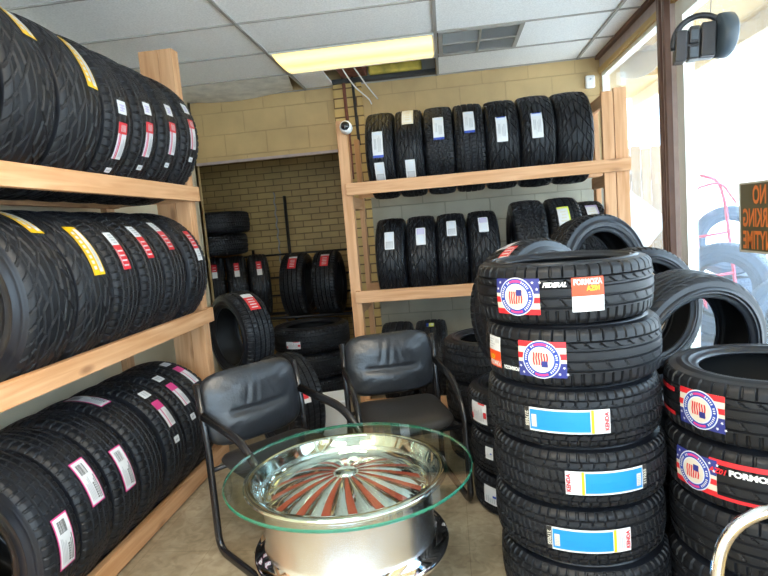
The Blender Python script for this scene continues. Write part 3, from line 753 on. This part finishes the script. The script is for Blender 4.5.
lab = ['ribbed tire with pink bordered label low on tread, bottom shelf of left rack, nearest', 'ribbed tire with pink bordered label, bottom shelf of left rack, second from near end', 'ribbed tire with pink bordered label, bottom shelf of left rack, third from near end',
       'ribbed tire with magenta label on its crown, middle of left rack bottom shelf', 'ribbed tire with magenta and white label, bottom shelf of left rack, third from far end', 'ribbed tire with magenta and white label, bottom shelf of left rack, second from far end', 'ribbed tire with magenta label behind the left chair, far end of left rack bottom shelf']
for (y, a, k_), lb in zip(bot, lab):
    t = tire(lb, (TX, y, .10+dz), 'left', 'rib', RL, .212, .215, group='tires on the bottom shelf of the left rack')
    if k_ == 'p': st_pink(t, RL, a, .0)
    elif k_ == 'q': st_pink(t, RL, a, .0)
    else:
        sticker(t, RL, a+22, 0, .05, .07, 'p_white', [('printed_lines', 'p_grey', [(.2, .8, .3, .4), (.2, .8, .6, .7)])])
        sticker(t, RL, a, 0, .16, .07, 'p_white', [('printed_panel', 'p_pink', [(.68, 1, 0, 1), (0, .68, .62, .72)]), ('printed_lines', 'p_grey', lines(.08, .6, .1, .5, 3, 'w'))], plabel='magenta and white paper label')
        sticker(t, RL, a-24, .01, .035, .05, 'p_white', [('printed_lines', 'p_grey', [(.3, .6, .2, .8)])])

# ---- back rack tyres
YT = 4.65; RB = .335
def facing(label, x, z, pat, w, group, R=RB, y=YT): return tire(label, (x, y, z), 'back', pat, R, w, .215, group=group)
g1 = 'tires on the top shelf of the back rack'
xs = [-.455, -.235, -.01, .215, .455, .705, .965]; ws = [.215, .215, .22, .225, .238, .25, .26]
lab = ['leftmost tire on back rack top shelf, with a low white label', 'tire with a cream label on its crown, top shelf of back rack', 'third tire from left on back rack top shelf, white label with blue foot', 'middle tire of seven on back rack top shelf, white label near its crown',
       'fifth tire from left on back rack top shelf, white label with blue head', 'tire with white label beside the unlabelled tire, top shelf of back rack', 'widest tire on back rack top shelf, without any label, beside right post']
for i, (x, w) in enumerate(zip(xs, ws)):
    t = facing(lab[i], x, 1.79+.205, 'v' if i < 2 or i > 3 else 'at' if i == 2 else 'tour', w, g1, R=.335+(.008 if i > 4 else 0))
    if i == 0: st_blue(t, RB, 10, .01, .20); st_grey(t, RB, -26, .01)
    if i == 1: st_long(t, RB, 52, 0, 'p_cream'); st_grey(t, RB, -26, 0)
    if i in (2, 3): st_blue(t, RB, 24+5*(i == 3), .0, .19)
    if i in (4, 5): st_blue(t, RB+.008*(i > 4), 14, .01, .19, low=False)
g2 = 'tires on the middle shelf of the back rack'
xs = [-.44, -.20, .035, .275]
lab = ['leftmost tire on back rack middle shelf, white label with grey foot', 'second tire from left on back rack middle shelf, label with lilac head', 'third tire on back rack middle shelf, white label with grey foot near crown', 'fourth tire on back rack middle shelf, label with lilac head, left of a wide gap']
for i, x in enumerate(xs):
    t = facing(lab[i], x, .964+.205, 'v', .225, g2); st_grey(t, RB, (30, 33, 42, 44)[i], 0, up=bool(i % 2))
t = facing('chunky unlabelled ribbed tire on back rack middle shelf, right of the gap', .62, .964+.235, 'at', .25, g2, R=.355)
t = facing('tire with yellow edged label on back rack middle shelf, beside chunky unlabelled tire', .88, .964+.235, 'tour', .235, g2, R=.355); st_long(t, .355, 35, .02, 'p_lime')
t = facing('chunky block tread tire with lilac headed label at right end of middle shelf', 1.08, .964+.21, 'at', .215, g2, R=.335); st_long(t, .335, 45, 0, 'p_lilac')
g3 = 'tires on the bottom shelf of the back rack'
t = facing('left tire on back rack bottom shelf behind right chair, small label low', -.46, .10+.22, 'tour', .25, g3); st_small(t, RB, 36, .01)
t = facing('right tire on back rack bottom shelf behind right chair, small label high', -.185, .10+.22, 'tour', .25, g3); st_small(t, RB, 70, 0)

# ---- main stack in front
SX, SY = .436, 2.215; RS = .315; WS = .2045
g = 'tires stacked upright column right of the chairs'
labs = ['lowest tire of the tall front stack beside the glass table', 'tire with blue label second from floor in tall front stack', 'tire with blue label third from floor in tall front stack', 'tire with blue label fourth from floor in tall front stack',
        'tire with round flag seal and orange label, second from top of the tall stack', 'top tire of the tall front stack, round flag seal and FEDERAL lettering']
stack = []
offs = [(.01, 0), (.0, .01), (.005, .0), (-.005, .0), (.0, -.005), (-.02, .0)]
for k in range(6):
    t = tire(labs[k], (SX+offs[k][0], SY+offs[k][1], WS/2*1.05+k*WS*1.045), 'flat', 'sport' if k > 3 else 'tour', RS, WS, .215, group=g); stack.append(t)
blue_label(stack[3], RS, -105, .0); blue_label(stack[2], RS, -83, .0, flip=True); blue_label(stack[1], RS, -95, .0)
medallion(stack[5], RS, -129, -.002, .95); orange_label(stack[5], RS, -86, .0, .98)
mb = MB(); text_patch(mb, RS, math.radians(-104.8), .036, 'FEDERAL', .021, 0, 0, .0042, sx=.90, shear=.3, off=.0012); o = mb.obj('lettering', M['p_white'], stack[5]); o['label'] = 'white FEDERAL lettering'
medallion(stack[4], RS, -119, -.002, .95, flip=True); orange_label(stack[4], RS, -158, .0, .98, flip=True, narrow=.8)
mb = MB(); text_patch(mb, RS, math.radians(-141), -.044, 'FORMOZA', .018, 0, 0, .003, sx=.85, rot=PI, shear=.2, off=.001); o = mb.obj('lettering', M['p_white'], stack[4]); o['label'] = 'white lettering'

# ---- right stack at the frame edge
RX, RY = 1.075, 2.08; RR = .335
g = 'tires stacked at the right edge by the window'
labs = ['lowest tire of the right hand stack behind the chrome tube', 'tire without visible label second from floor in the right stack', 'tire with flag seal and red band below the top tire, right stack', 'top tire of right stack, open centre and flag seal facing left']
for k in range(4):
    t = tire(labs[k], (RX+(0, .01, 0, .0)[k], RY, .2095*.525+k*.2095*1.045), 'flat', 'sport', RR, .2095, .215, group=g)
    if k == 3:
        medallion(t, RR, -152, -.0, .95, flip=True)
        mb = MB(); rect_patch(mb, RR, math.radians(-182), 0, -.06, .06, .03, .045, .002); rect_patch(mb, RR, math.radians(-182), 0, -.06, .06, -.055, -.04, .002); mb.obj('red_band', M['p_red'], t)
    if k == 2:
        medallion(t, RR, -157, .0, .95)
        mb = MB(); rect_patch(mb, RR, math.radians(-120), 0, -.16, .16, .052, .068, .002); rect_patch(mb, RR, math.radians(-120), 0, -.16, .16, -.062, -.05, .002)
        o = mb.obj('red_band', M['p_red'], t)
        mb = MB(); text_patch(mb, RR, math.radians(-124), .033, 'FORMOZA', .025, 0, 0, .003, sx=1.2, off=.0016); o = mb.obj('lettering', M['p_white'], t)
        mb = MB(); text_patch(mb, RR, math.radians(-142), .030, 'AZ01', .024, 0, 0, .003, sx=1.0, shear=.3, off=.001); o = mb.obj('lettering', M['p_red'], t)

# ---- the pile between the stacks and the window
def flat_stack(x, y, n, R, w, pat, labels, group, rim=.215, jit=.002):
    out = []
    for k in range(n):
        out.append(tire(labels[k], (x+random.uniform(-jit, jit), y+random.uniform(-jit, jit), w*.525+k*w*1.045), 'flat', pat, R, w, rim, group=group))
    return out
g = 'tires piled by the window'
flat_stack(1.05, 2.755, 2, .33, .205, 'tour', ['bottom flat tire beneath the large open tire near window', 'flat tire the large open tire stands on, near window'], g)
flat_stack(1.075, 3.425, 2, .33, .255, 'tour', ['bottom flat tire beneath the window side standing tire, farther back', 'upper flat tire beneath the window side standing tire, farther back'], g)
flat_stack(.765, 4.0, 3, .325, .225, 'tour', ['lowest of three flat tires before the back rack right end', 'middle of three flat tires before the back rack right end', 'upper of three flat tires before the back rack right end'], g)
tire('large thin sidewalled tire standing open toward the camera beside the window', (1.06, 2.76, .432+.350), axis_rot((.28, -.95, -.12)), 'v', .35, .25, .25, group=g)
tire('standing tire between the large open tire and the mullion, seen through it', (1.03, 3.30, .536+.342), axis_rot((.30, -.94, .08)), 'tour', .34, .22, .25, group=g)
tire('standing tire with patterned sidewall before the back rack right end, above tall stack', (.91, 3.75, .722+.345), axis_rot((.45, -.88, .10)), 'tour', .345, .23, .225, group=g)
g = 'tires stacked behind the tall front stack'
s4 = flat_stack(.362, 2.885, 3, .315, .197, 'tour', ['lowest flat tire beside right chair leg, white label with blue mark', 'middle flat tire beside right chair leg, small white label', 'flat tire beside right chair arm, white label with red print'], g)
st_plain(s4[0], .315, -140, .01, .10, .09); st_plain(s4[1], .315, -139, .02, .05, .06); st_whitered(s4[2], .315, -150, .0, .125, .10)
P4 = tire('large tire standing on edge behind the tall front stack, white label on crown', (.41, 2.86, .622+.352), axis_rot((.62, -.76, .16)), 'rib', .35, .235, .22, group=g)
st_plain(P4, .35, 104, -.02, .12, .09); st_redmid(P4, .35, 128, .05)
flat_stack(.25, 3.53, 3, .325, .235, 'tour', ['lowest flat tire under the back rack beyond right chair arm', 'middle flat tire under the back rack beyond right chair arm', 'top flat tire below back rack middle shelf, beyond right chair arm'], g)

# ---- alcove and the corner behind the left chair
g = 'flat tires stacked between the chairs and the alcove'
s6 = flat_stack(-1.24, 4.86, 3, .335, .212, 'tour', ['lowest flat tire in the stack between the chairs', 'middle flat tire in the stack between the chairs', 'top flat tire in the stack before the alcove, small white label'], g)
st_whitered(s6[2], .335, -104, -.02, .13, .06)
tire('unlabelled flat tire on floor hidden behind left chair, lower', (-1.66, 4.17, .10), 'flat', 'tour', .33, .19, .215, group=g)
tire('unlabelled flat tire under the tilted tire behind left chair', (-1.66, 4.17, .299), 'flat', 'tour', .33, .19, .215, group=g)
t = tire('tilted tire with open centre and red label above the left chair', (-1.60, 4.13, .401+.326), axis_rot((-.66, -.75, .0), (-.05, 0, 1)), 'rib', .325, .235, .215, group='tires in the back left corner')
sticker(t, .325, 52, -.01, .18, .085, 'p_red', [('printed_panel', 'p_white', [(.72, 1, 0, 1)]), ('printed_lines', 'p_white', [(.1+.15*i, .15+.15*i, .2, .8) for i in range(4)])], plabel='red and white paper label')
t = tire('ribbed tire standing on the floor behind the left chair back', (-1.13, 3.62, .335), axis_rot((-.75, -.66, .0)), 'rib', .335, .235, .215, group='tires in the back left corner')
sticker(t, .335, 20, .02, .09, .06, 'p_white', [('printed_panel', 'p_red', [(.3, .9, .2, .8)])])
# black steel alcove rack
e = empty('tube_rack', 'black steel tube rack with tall uprights in the alcove', 'rack', (-1.7, 5.85, 0))
def T(nm, pts, r=.012, sm=True): return tube([Vector(p)-Vector((-1.7, 5.85, 0)) for p in pts], r, n=8).obj(nm, M['black_steel'], e, smooth=sm)
for y in (5.68, 6.02):
    T('shelf_bar', [(-2.6, y, .60), (-1.0, y, .60)], .016); T('shelf_bar', [(-2.6, y+.0, .06), (-1.0, y, .06)], .016)
for y in (6.16,):
    for z in (1.23, .98, .78): T('rail', [(-2.6, y, z), (-1.0, y, z)], .010)
for x in (-2.6, -2.14, -1.0):
    for y in (5.68, 6.16): T('upright', [(x, y, 0), (x, y, .62 if y < 6 else 1.30)], .014)
    T('crossbar', [(x, 5.68, .58), (x, 6.16, .58)], .012)
T('upright', [(-1.725, 6.16, 0), (-1.725, 6.16, 1.86)], .018)
e2 = tube([Vector((-1.88+.008*math.sin(i*1.1), 6.30+.008*math.cos(i*1.1), .05+i*.0225)) for i in range(84)], .009, n=6)
e2 = e2.obj('twisted_rod', M['grid'], smooth=True); tag(e2, 'tall twisted grey metal rod leaning up in the alcove', 'rod')
g = 'tires on the alcove rack'
for x, ln_ in ((-1.575, 'left of two standing alcove tires with red labels near pilaster'), (-1.245, 'right of two standing alcove tires with red labels near pilaster')):
    t = tire(ln_, (x, 5.85, .605+.305), 'back', 'rib', .335, .25, .215, group=g); st_alcove(t, .335, 50, -.01)
g = 'tires on the left half of the alcove rack'
for i, (x, ln_) in enumerate(((-2.47, 'standing alcove tire with red label, farthest left, beside the left rack'), (-2.235, 'standing alcove tire with red label, middle of three beneath flat tires'), (-2.00, 'standing alcove tire with red label, right of three beneath flat tires'))):
    t = tire(ln_, (x, 5.85, .605+.305+.02), axis_rot((-.93, -.37, 0)), 'rib', .335, .20, .215, group=g)
    sticker(t, .335, 38, 0, .17, .05, 'p_red', [('printed_panel', 'p_white', [(0, .4, 0, 1)]), ('printed_lines', 'p_white', [(.5, .55, .2, .8), (.7, .75, .2, .8)])], plabel='red and white paper label')
tire('lower flat tire lying on the standing alcove tires', (-2.42, 5.82, 1.28+.112), 'flat', 'tour', .335, .214, .215, group=g)
tire('upper flat tire on top of the alcove pile, against left rack post', (-2.37, 5.80, 1.28+.112+.222), 'flat', 'tour', .335, .214, .215, group=g)

# ================================================================== WHEEL TABLE
TCX, TCY = -.432, 2.0
e = empty('wheel_coffee_table', 'round glass topped coffee table made from a chrome wheel with red stripes', 'table', (TCX, TCY, 0))
e.scale = (1.05, 1.05, 1)
ZG = .575
lathe([(0, .0), (.21, .0), (.21, .012), (.18, .03), (.17, .16), (.19, .30), (.12, .31)], 64).obj('pedestal', M['black_steel'], e, smooth=True)
bp = [(.20, .285), (.318, .285), (.332, .288), (.338, .296), (.338, .306), (.328, .313), (.318, .311), (.312, .315), (.310, .326), (.303, .338), (.297, .352), (.296, .50), (.300, .525), (.318, .545), (.338, .555), (.349, .558), (.352, .565), (.350, .572), (.340, ZG-.001), (.328, ZG-.002)]
barrel = lathe(bp, 128).obj('wheel_barrel', M['brushed'], e, smooth=True)
rp = [(.352, .556), (.356, .562), (.354, .570), (.345, ZG-.0005), (.330, ZG-.001), (.326, .568), (.322, .552)]
lathe(rp, 128).obj('wheel_rim', M['chrome'], e, smooth=True)
lp2 = [(.296, .345), (.300, .340), (.318, .326), (.322, .318), (.336, .312), (.343, .304), (.343, .292), (.334, .284), (.30, .282)]
lathe(lp2, 128).obj('wheel_lip', M['chrome'], e, smooth=True)
# dished inner wall and domed face with spoke ribs
NS = 16
def dome_z(r): return .562-.072*(r/.285)**1.7
vs = []; fs = []; SG = 256; rr_ = [.030, .05, .08, .11, .14, .17, .20, .23, .255, .275, .290, .300, .310, .318, .324]
def swirl(r): return .10*(r/.285)**2
for i in range(SG):
    for r in rr_:
        t = 2*PI*i/SG
        ph = ((t-swirl(r))*NS/(2*PI)) % 1
        if r <= .275: z = dome_z(r)+(.010*(.5+.5*math.cos(2*PI*ph)))*min(1, r/.12)*max(0, min(1, (.29-r)/.04))
        else: z = dome_z(.275)+(.570-dome_z(.275))*((r-.275)/(.324-.275))**1.6
        vs.append((r*math.cos(t), r*math.sin(t), z))
K = len(rr_)
for i in range(SG):
    j = (i+1) % SG
    for k in range(K-1): fs.append((i*K+k, i*K+k+1, j*K+k+1, j*K+k))
face = MB().add(vs, fs).obj('wheel_face', M['chrome'], e, smooth=True)
for s_ in range(NS):
    vs = []; fs = []; n_ = 14; mseg = 5
    for i in range(n_+1):
        r = .045+(.262-.045)*i/n_; hw = .0045+.0125*(i/n_)
        for j in range(mseg+1):
            t = 2*PI*(s_+.5)/NS+swirl(r)+(-1+2*j/mseg)*hw/r
            ph = .5+(-1+2*j/mseg)*hw/r*NS/(2*PI)
            z = dome_z(r)+(.010*(.5+.5*math.cos(2*PI*ph)))*min(1, r/.12)*max(0, min(1, (.29-r)/.04))+.0016
            vs.append((r*math.cos(t), r*math.sin(t), z))
    for i in range(n_):
        for j in range(mseg): q = i*(mseg+1)+j; fs.append((q, q+1, q+mseg+2, q+mseg+1)[::-1])
    o = MB().add(vs, fs).obj('red_stripe', M['red_paint'], face, smooth=True)
    o['label'] = 'red painted stripe'
lathe([(.036, .552), (.040, .560), (.036, .568), (.0, .570)], 48).obj('hub_cap', M['chrome'], e, smooth=True)
# glass disc
GR = .430; gt = .012
gm = MB(); lathe([(0, ZG), (GR-.003, ZG)][::-1], 160, mb=gm, mi=0); lathe([(0, ZG+gt), (GR-.003, ZG+gt)], 160, mb=gm, mi=0)
lathe([(GR-.003, ZG), (GR, ZG+.003), (GR, ZG+gt-.003), (GR-.003, ZG+gt)], 160, mb=gm, mi=1)
gl = gm.obj('glass_top', [M['glass_top'], M['glass_edge']], e, loc=(.012, 0, 0), smooth=False)
gl['label'] = 'clear glass disc with green edge'

# ================================================================== CHAIRS
def cushion(name, w, h, th, m_, parent, loc, rot, curve=.03, crease=True, taper=0, seedv=1):
    """upholstered pad in the XZ plane, front toward -Y"""
    nx, nz = 44, 30; rnd = random.Random(seedv)
    vs = []; fs = []
    def outline(u, v):
        # rounded rectangle mapping from the square
        p = 5.0
        su, sv = math.copysign(1, u), math.copysign(1, v)
        k = (abs(u)**p+abs(v)**p)**(1/p) or 1
        mxx = max(abs(u), abs(v)) or 1
        return u*mxx/k, v*mxx/k
    for side in (-1, 1):
        for i in range(nx+1):
            for j in range(nz+1):
                u, v = -1+2*i/nx, -1+2*j/nz
                x, z = outline(u, v); x *= w/2*(1-taper*(v < 0)*abs(v)**2); z *= h/2
                ed = max(abs(u), abs(v)); pr = math.sqrt(max(0, 1-ed**4))
                y = side*th/2*pr
                if side < 0 and crease:
                    y += .016*math.exp(-((v+.12+.05*math.cos(u*2))/.07)**2)*max(0, 1-(abs(u)/.62)**6)
                    for q, (cu, sl, wd) in enumerate(((-.22, .16, .05), (-.02, .10, .045), (.16, -.18, .06), (.32, -.30, .05))):
                        y += .006*math.exp(-((u-cu-sl*(v-.3))/wd)**2)*max(0, min(1, (v+.1)*3))*max(0, 1-v*.8)
                    y -= .012*math.exp(-((v+.45)/.25)**2)*max(0, 1-u*u)
                    y -= .010*math.exp(-((v-.45)/.35)**2)*max(0, 1-u*u)
                y -= -curve*(1-u*u)-(-curve)   # hollowed across
                vs.append((x, y, z))
    n1 = (nx+1)*(nz+1)
    for i in range(nx):
        for j in range(nz):
            q = i*(nz+1)+j; fs.append((q, q+nz+1, q+nz+2, q+1)); fs.append((n1+q, n1+q+1, n1+q+nz+2, n1+q+nz+1))
    me = tomesh(name, vs, fs, [m_], True); bm = bmesh.new(); bm.from_mesh(me); bmesh.ops.remove_doubles(bm, verts=bm.verts, dist=.0004); bm.to_mesh(me); bm.free()
    return link(name, me, parent, loc, rot)
def chair(loc, rz, label):
    e = empty('guest_chair', label, 'chair', loc, (0, 0, rz), group=None)
    for sx in (-1, 1):
        x = .265*sx
        ln = fillet([(x, .285, .80), (x, .235, .50), (x, .235, .02), (x, -.265, .02), (x, -.245, .50), (x, -.10, .615), (x, .245, .655)], .075, 7)
        tube(ln, .022, n=12, flat=.7, ref=Vector((1, 0, 0))).obj('side_frame', M['black_gloss'], e, smooth=True)
    tube([(-.265, .235, .40), (.265, .235, .40)], .012, n=8).obj('crossbar', M['black_steel'], e, smooth=True)
    tube([(-.265, -.17, .385), (.265, -.17, .385)], .012, n=8).obj('crossbar', M['black_steel'], e, smooth=True)
    tube([(-.27, .27, .66), (.27, .27, .66)], .012, n=8).obj('crossbar', M['black_steel'], e, smooth=True)
    cushion('backrest', .515, .35, .085, M['leather'], e, (0, .235, .668), (math.radians(-10), 0, 0), curve=-.03)
    cushion('seat', .485, .50, .085, M['seat_vinyl'], e, (0, 0, .43), (math.radians(-88), 0, 0), curve=.012, crease=False)
    return e
chair((-.305, 2.985, 0), .30, 'black leather guest chair with curved arms facing the camera, beside tire stacks')
chair((-.800, 2.465, 0), .85, 'black leather guest chair with curved arms angled beside the left tire rack')

# ================================================================== SMALL THINGS INSIDE
e = empty('pale_solid', 'pale square tub on the floor between the two black chairs', 'tub', (-.93, 3.95, 0), (0, 0, .3))  # pale tapered solid set on the floor between the chairs
bx = MB(); bx.add([(-.10, -.10, 0), (.10, -.10, 0), (.10, .10, 0), (-.10, .10, 0), (-.13, -.13, .24), (.13, -.13, .24), (.13, .13, .24), (-.13, .13, .24)], [(3, 2, 1, 0), (0, 1, 5, 4), (1, 2, 6, 5), (2, 3, 7, 6), (3, 0, 4, 7)])
bx.obj('body', M['box_white'], e, bevel=.008); MB().box(-.138, .138, -.138, .138, .24, .262).obj('lid', M['box_white'], e, bevel=.006)
# chrome tube frame at lower right
e = empty('chrome_frame', 'bent chrome tube frame in front of the right tire stack', 'frame', (.64, 1.30, 0))
pth = fillet([(-.115, -.02, 0.0), (-.10, -.01, .50), (-.07, .0, .73), (.20, .03, .76), (.62, .07, .66), (.66, .08, 0.0)], .16, 10)
tube(pth, .0145, n=14, ref=Vector((0, 1, 0))).obj('tube', M['chrome'], e, smooth=True)
for q in ((-.115, -.02), (.66, .08)): lathe([(0, 0), (.02, 0), (.02, .03), (.0155, .034)], 20).obj('foot', M['black_plastic'], e, loc=(q[0], q[1], 0), smooth=True)
# hanging black device in front of the window
e = empty('hanging_spotlight', 'black round spotlight with curved handle hanging before the window', 'spotlight', (1.27, 3.0, 2.215), (.0, .06, -.20))
lathe([(0, -.032), (.085, -.032), (.098, -.024), (.102, 0), (.102, .026), (.094, .034), (0, .034)], 48).obj('lamp_head', M['grey_plastic'], e, loc=(.082, .0, -.004), rot=axis_rot((.97, .22, 0)).to_euler(), smooth=True)
bz = MB(); bz.box(-.120, -.072, -.045, .045, -.112, .030); bz.box(-.062, -.020, -.045, .045, -.105, -.045); bz.box(-.062, -.020, -.045, .045, -.035, .045); bz.box(-.012, .050, -.05, .05, -.098, .055); bz.box(-.118, .05, -.02, .045, -.10, .03)
bz.obj('battery_case', M['black_plastic'], e, bevel=.006)
MB().box(-.066, -.016, -.030, -.018, -.046, -.034).obj('strut', M['black_plastic'], e)
bz = MB(); bz.box(-.058, -.024, -.049, -.044, -.098, -.052); bz.box(-.056, -.026, -.049, -.044, -.020, .025)
bz.obj('battery_panel', M['grey_plastic'], e, bevel=.002)
hp = [Vector((-.01-.115*math.cos(a), 0, -.02+.118*math.sin(a))) for a in [-.25+k*.17 for k in range(19)]]
tube(hp, .014, n=10, ref=Vector((0, 1, 0))).obj('handle', M['black_plastic'], e, smooth=True)
tube([(.03, 0, .10), (.03, 0, .545)], .002, n=5).obj('hanging_wire', M['grey_plastic'], e)

# ================================================================== OUTSIDE
structure(MB().box(1.5, 30, -20, 40, -.12, -.02).obj('ground_outside', M['concrete_out']))
structure(MB().box(-30, 1.5, -30, -3.3, -.12, -.02).obj('ground_front', M['asphalt']))
o = MB(); o.box(XW+.16, 2.55, -4, 8.2, 2.86, 2.92)
for k in range(9): o.box(XW+.16, 2.5, -3.4+1.25*k, -3.28+1.25*k, 2.80, 2.86)
o = o.obj('canopy', M['canopy'])
e = empty('shop_canopy', 'yellow painted canopy soffit outside the shop windows', 'canopy', (1.6, 2, 2.86)); o.parent = e; o.location = (-1.6, -2, -2.86); o.name = 'soffit'
MB().box(.95, 1.01, -6, 6.2, -.14, .10).obj('fascia', M['canopy_beam'], e)
MB().box(-.02, .10, -6, 6.2, -.11, .0).obj('ledger', M['canopy_beam'], e)
# torn fabric flap under the canopy
vs = []; fs = []
for i in range(9):
    for j in range(5):
        u, v = i/8, j/4; vs.append((1.75+.10*math.sin(3*u+2*v), 4.9+.95*u, 2.80-.26*v*(.55+.45*math.sin(PI*u)) - .03*math.sin(6*u)))
for i in range(8):
    for j in range(4): q = i*5+j; fs.append((q, q+5, q+6, q+1))
o = MB().add(vs, fs).obj('fabric_flap', M['cardboard'], smooth=True); tag(o, 'torn pale fabric flap hanging under the yellow canopy outside', 'fabric')
md = o.modifiers.new('s', 'SOLIDIFY'); md.thickness = .004
# plank fence
e = empty('plank_fence', 'tall pale wooden plank fence outside beyond the back rack', 'fence', (2.0, 6.6, 0))
for k in range(10):
    x = 1.66+.105*k
    board('plank', x-2.0-.049, x-2.0+.049, -.01, .012, 0, 2.06+.02*math.sin(k*2.1), M['pale_wood'], e, .002)
for z in (.4, 1.0, 1.7): MB().box(-.38, .70, .015, .05, z, z+.08).obj('rail', M['pale_wood'], e)
o = MB().box(-.34, .34, -.004, .004, -.34, .34).obj('paper_sheet', M['cardboard'], loc=(1.93, 6.575, 1.22), rot=(0, .72, 0)); tag(o, 'large white paper sheet fixed corner up on the plank fence outside', 'paper')
structure(MB().box(9, 9.3, -12, 25, 0, 4.2).obj('building_opposite', M['white_wall_out']))
# outside tyres, each column with its own tyres
g = 'glare tinted tires outside the window'
def out_tire(label, loc, ori, R=.34, w=.24, pat='tour'): return tire(label, loc, ori, pat, R, w, .20, group=g, rubber='hazed_rubber')
for k in range(2): out_tire(['lowest flat tire outside in the pair beside the window frame', 'upper flat tire outside beneath the standing tire by the window frame'][k], (1.95, 4.38, .105+.228*k), 'flat', w=.22)
out_tire('flat tire outside on the ground below the orange lettered sign', (2.13, 3.71, .135), 'flat', w=.28)
out_tire('tire standing outside with tread toward the window, left of the sign', (1.95, 4.36, .45+.34), axis_rot((-.60, -.78, .10)), pat='rib')
out_tire('tire standing outside directly below the orange lettered sign', (2.13, 3.71, .29+.345), axis_rot((-.60, -.78, .1)), pat='rib')
for k in range(3): out_tire(['lowest tire of the far column outside behind the red hand truck', 'second tire of the far column outside behind the red hand truck', 'third tire of the far column outside behind the red hand truck'][k], (2.72, 6.0, .105+.228*k), 'flat', w=.22)
out_tire('blue grey tire standing outside with open centre behind the red hand truck', (2.72, 5.95, .68+.345), axis_rot((-.35, -.93, .05)))
# hand truck
e = empty('hand_truck', 'red tubular hand truck standing outside among the tires', 'hand truck', (2.34, 5.15, 0), (0, -.10, 0))
for dx in (-.13, .13):
    tube(fillet([(dx, 0, .10), (dx, 0, 1.42), (dx*.8-.02, -.03, 1.60), (dx*.8-.16, -.05, 1.66)], .10, 6), .014, n=8).obj('side_rail', M['hot_pink'], e, smooth=True)
tube(fillet([(-.16, -.04, 1.40), (-.12, -.04, 1.56), (.10, -.04, 1.58), (.20, -.04, 1.38)], .08, 6), .011, n=8).obj('handle', M['hot_pink'], e, smooth=True)
for z in (.35, .8, 1.15): tube([(-.13, 0, z), (.13, 0, z)], .011, n=8).obj('crossbar', M['hot_pink'], e, smooth=True)
MB().box(-.18, .18, -.22, .02, -.02, -.005).obj('toe_plate', M['hot_pink'], e)
for dx in (-.2, .2): lathe([(.03, -.03), (.12, -.035), (.13, 0), (.12, .035), (.03, .03)], 24).obj('wheel', M['rubber'], e, loc=(dx, .08, .11), rot=(0, PI/2, 0), smooth=True)
# sign on the window, facing the street: seen mirrored from inside
e = empty('parking_sign', 'dark no parking sign with orange letters hung on the window, seen from behind', 'sign', (XW+.035, 2.87, 1.343))
SW, SH = .19, .36
MB().box(-.003, .003, -SW, SW, -.17, .17).obj('board', M['p_green_board'], e, bevel=.001)
bd = MB(); 
bd.box(-.0055, -.003, -SW, SW, .160, .170); bd.box(-.0055, -.003, -SW, SW, -.170, -.160); bd.box(-.0055, -.003, SW-.01, SW, -.16, .16)
bd.obj('border', M['p_cream'], e)
def sign_text(s, size, yc, z, face, tight=1.0, right=None):
    vs, fs = text_geo(s, size, .0035); w = max(v[0] for v in vs)
    # mirrored: reading direction runs to +Y (away from the camera, to the left in view)
    V = [(-.0062, yc+(x*tight), z+y) for x, y in vs]
    MB().add(V, fs).obj('lettering', M['p_sign_orange'], e)
sign_text('NO', .118, .0, .102, 1, .64); sign_text('PARKING', .118, .0, -.005, 1, .62); sign_text('ANYTIME', .118, .0, -.112, 1, .62)
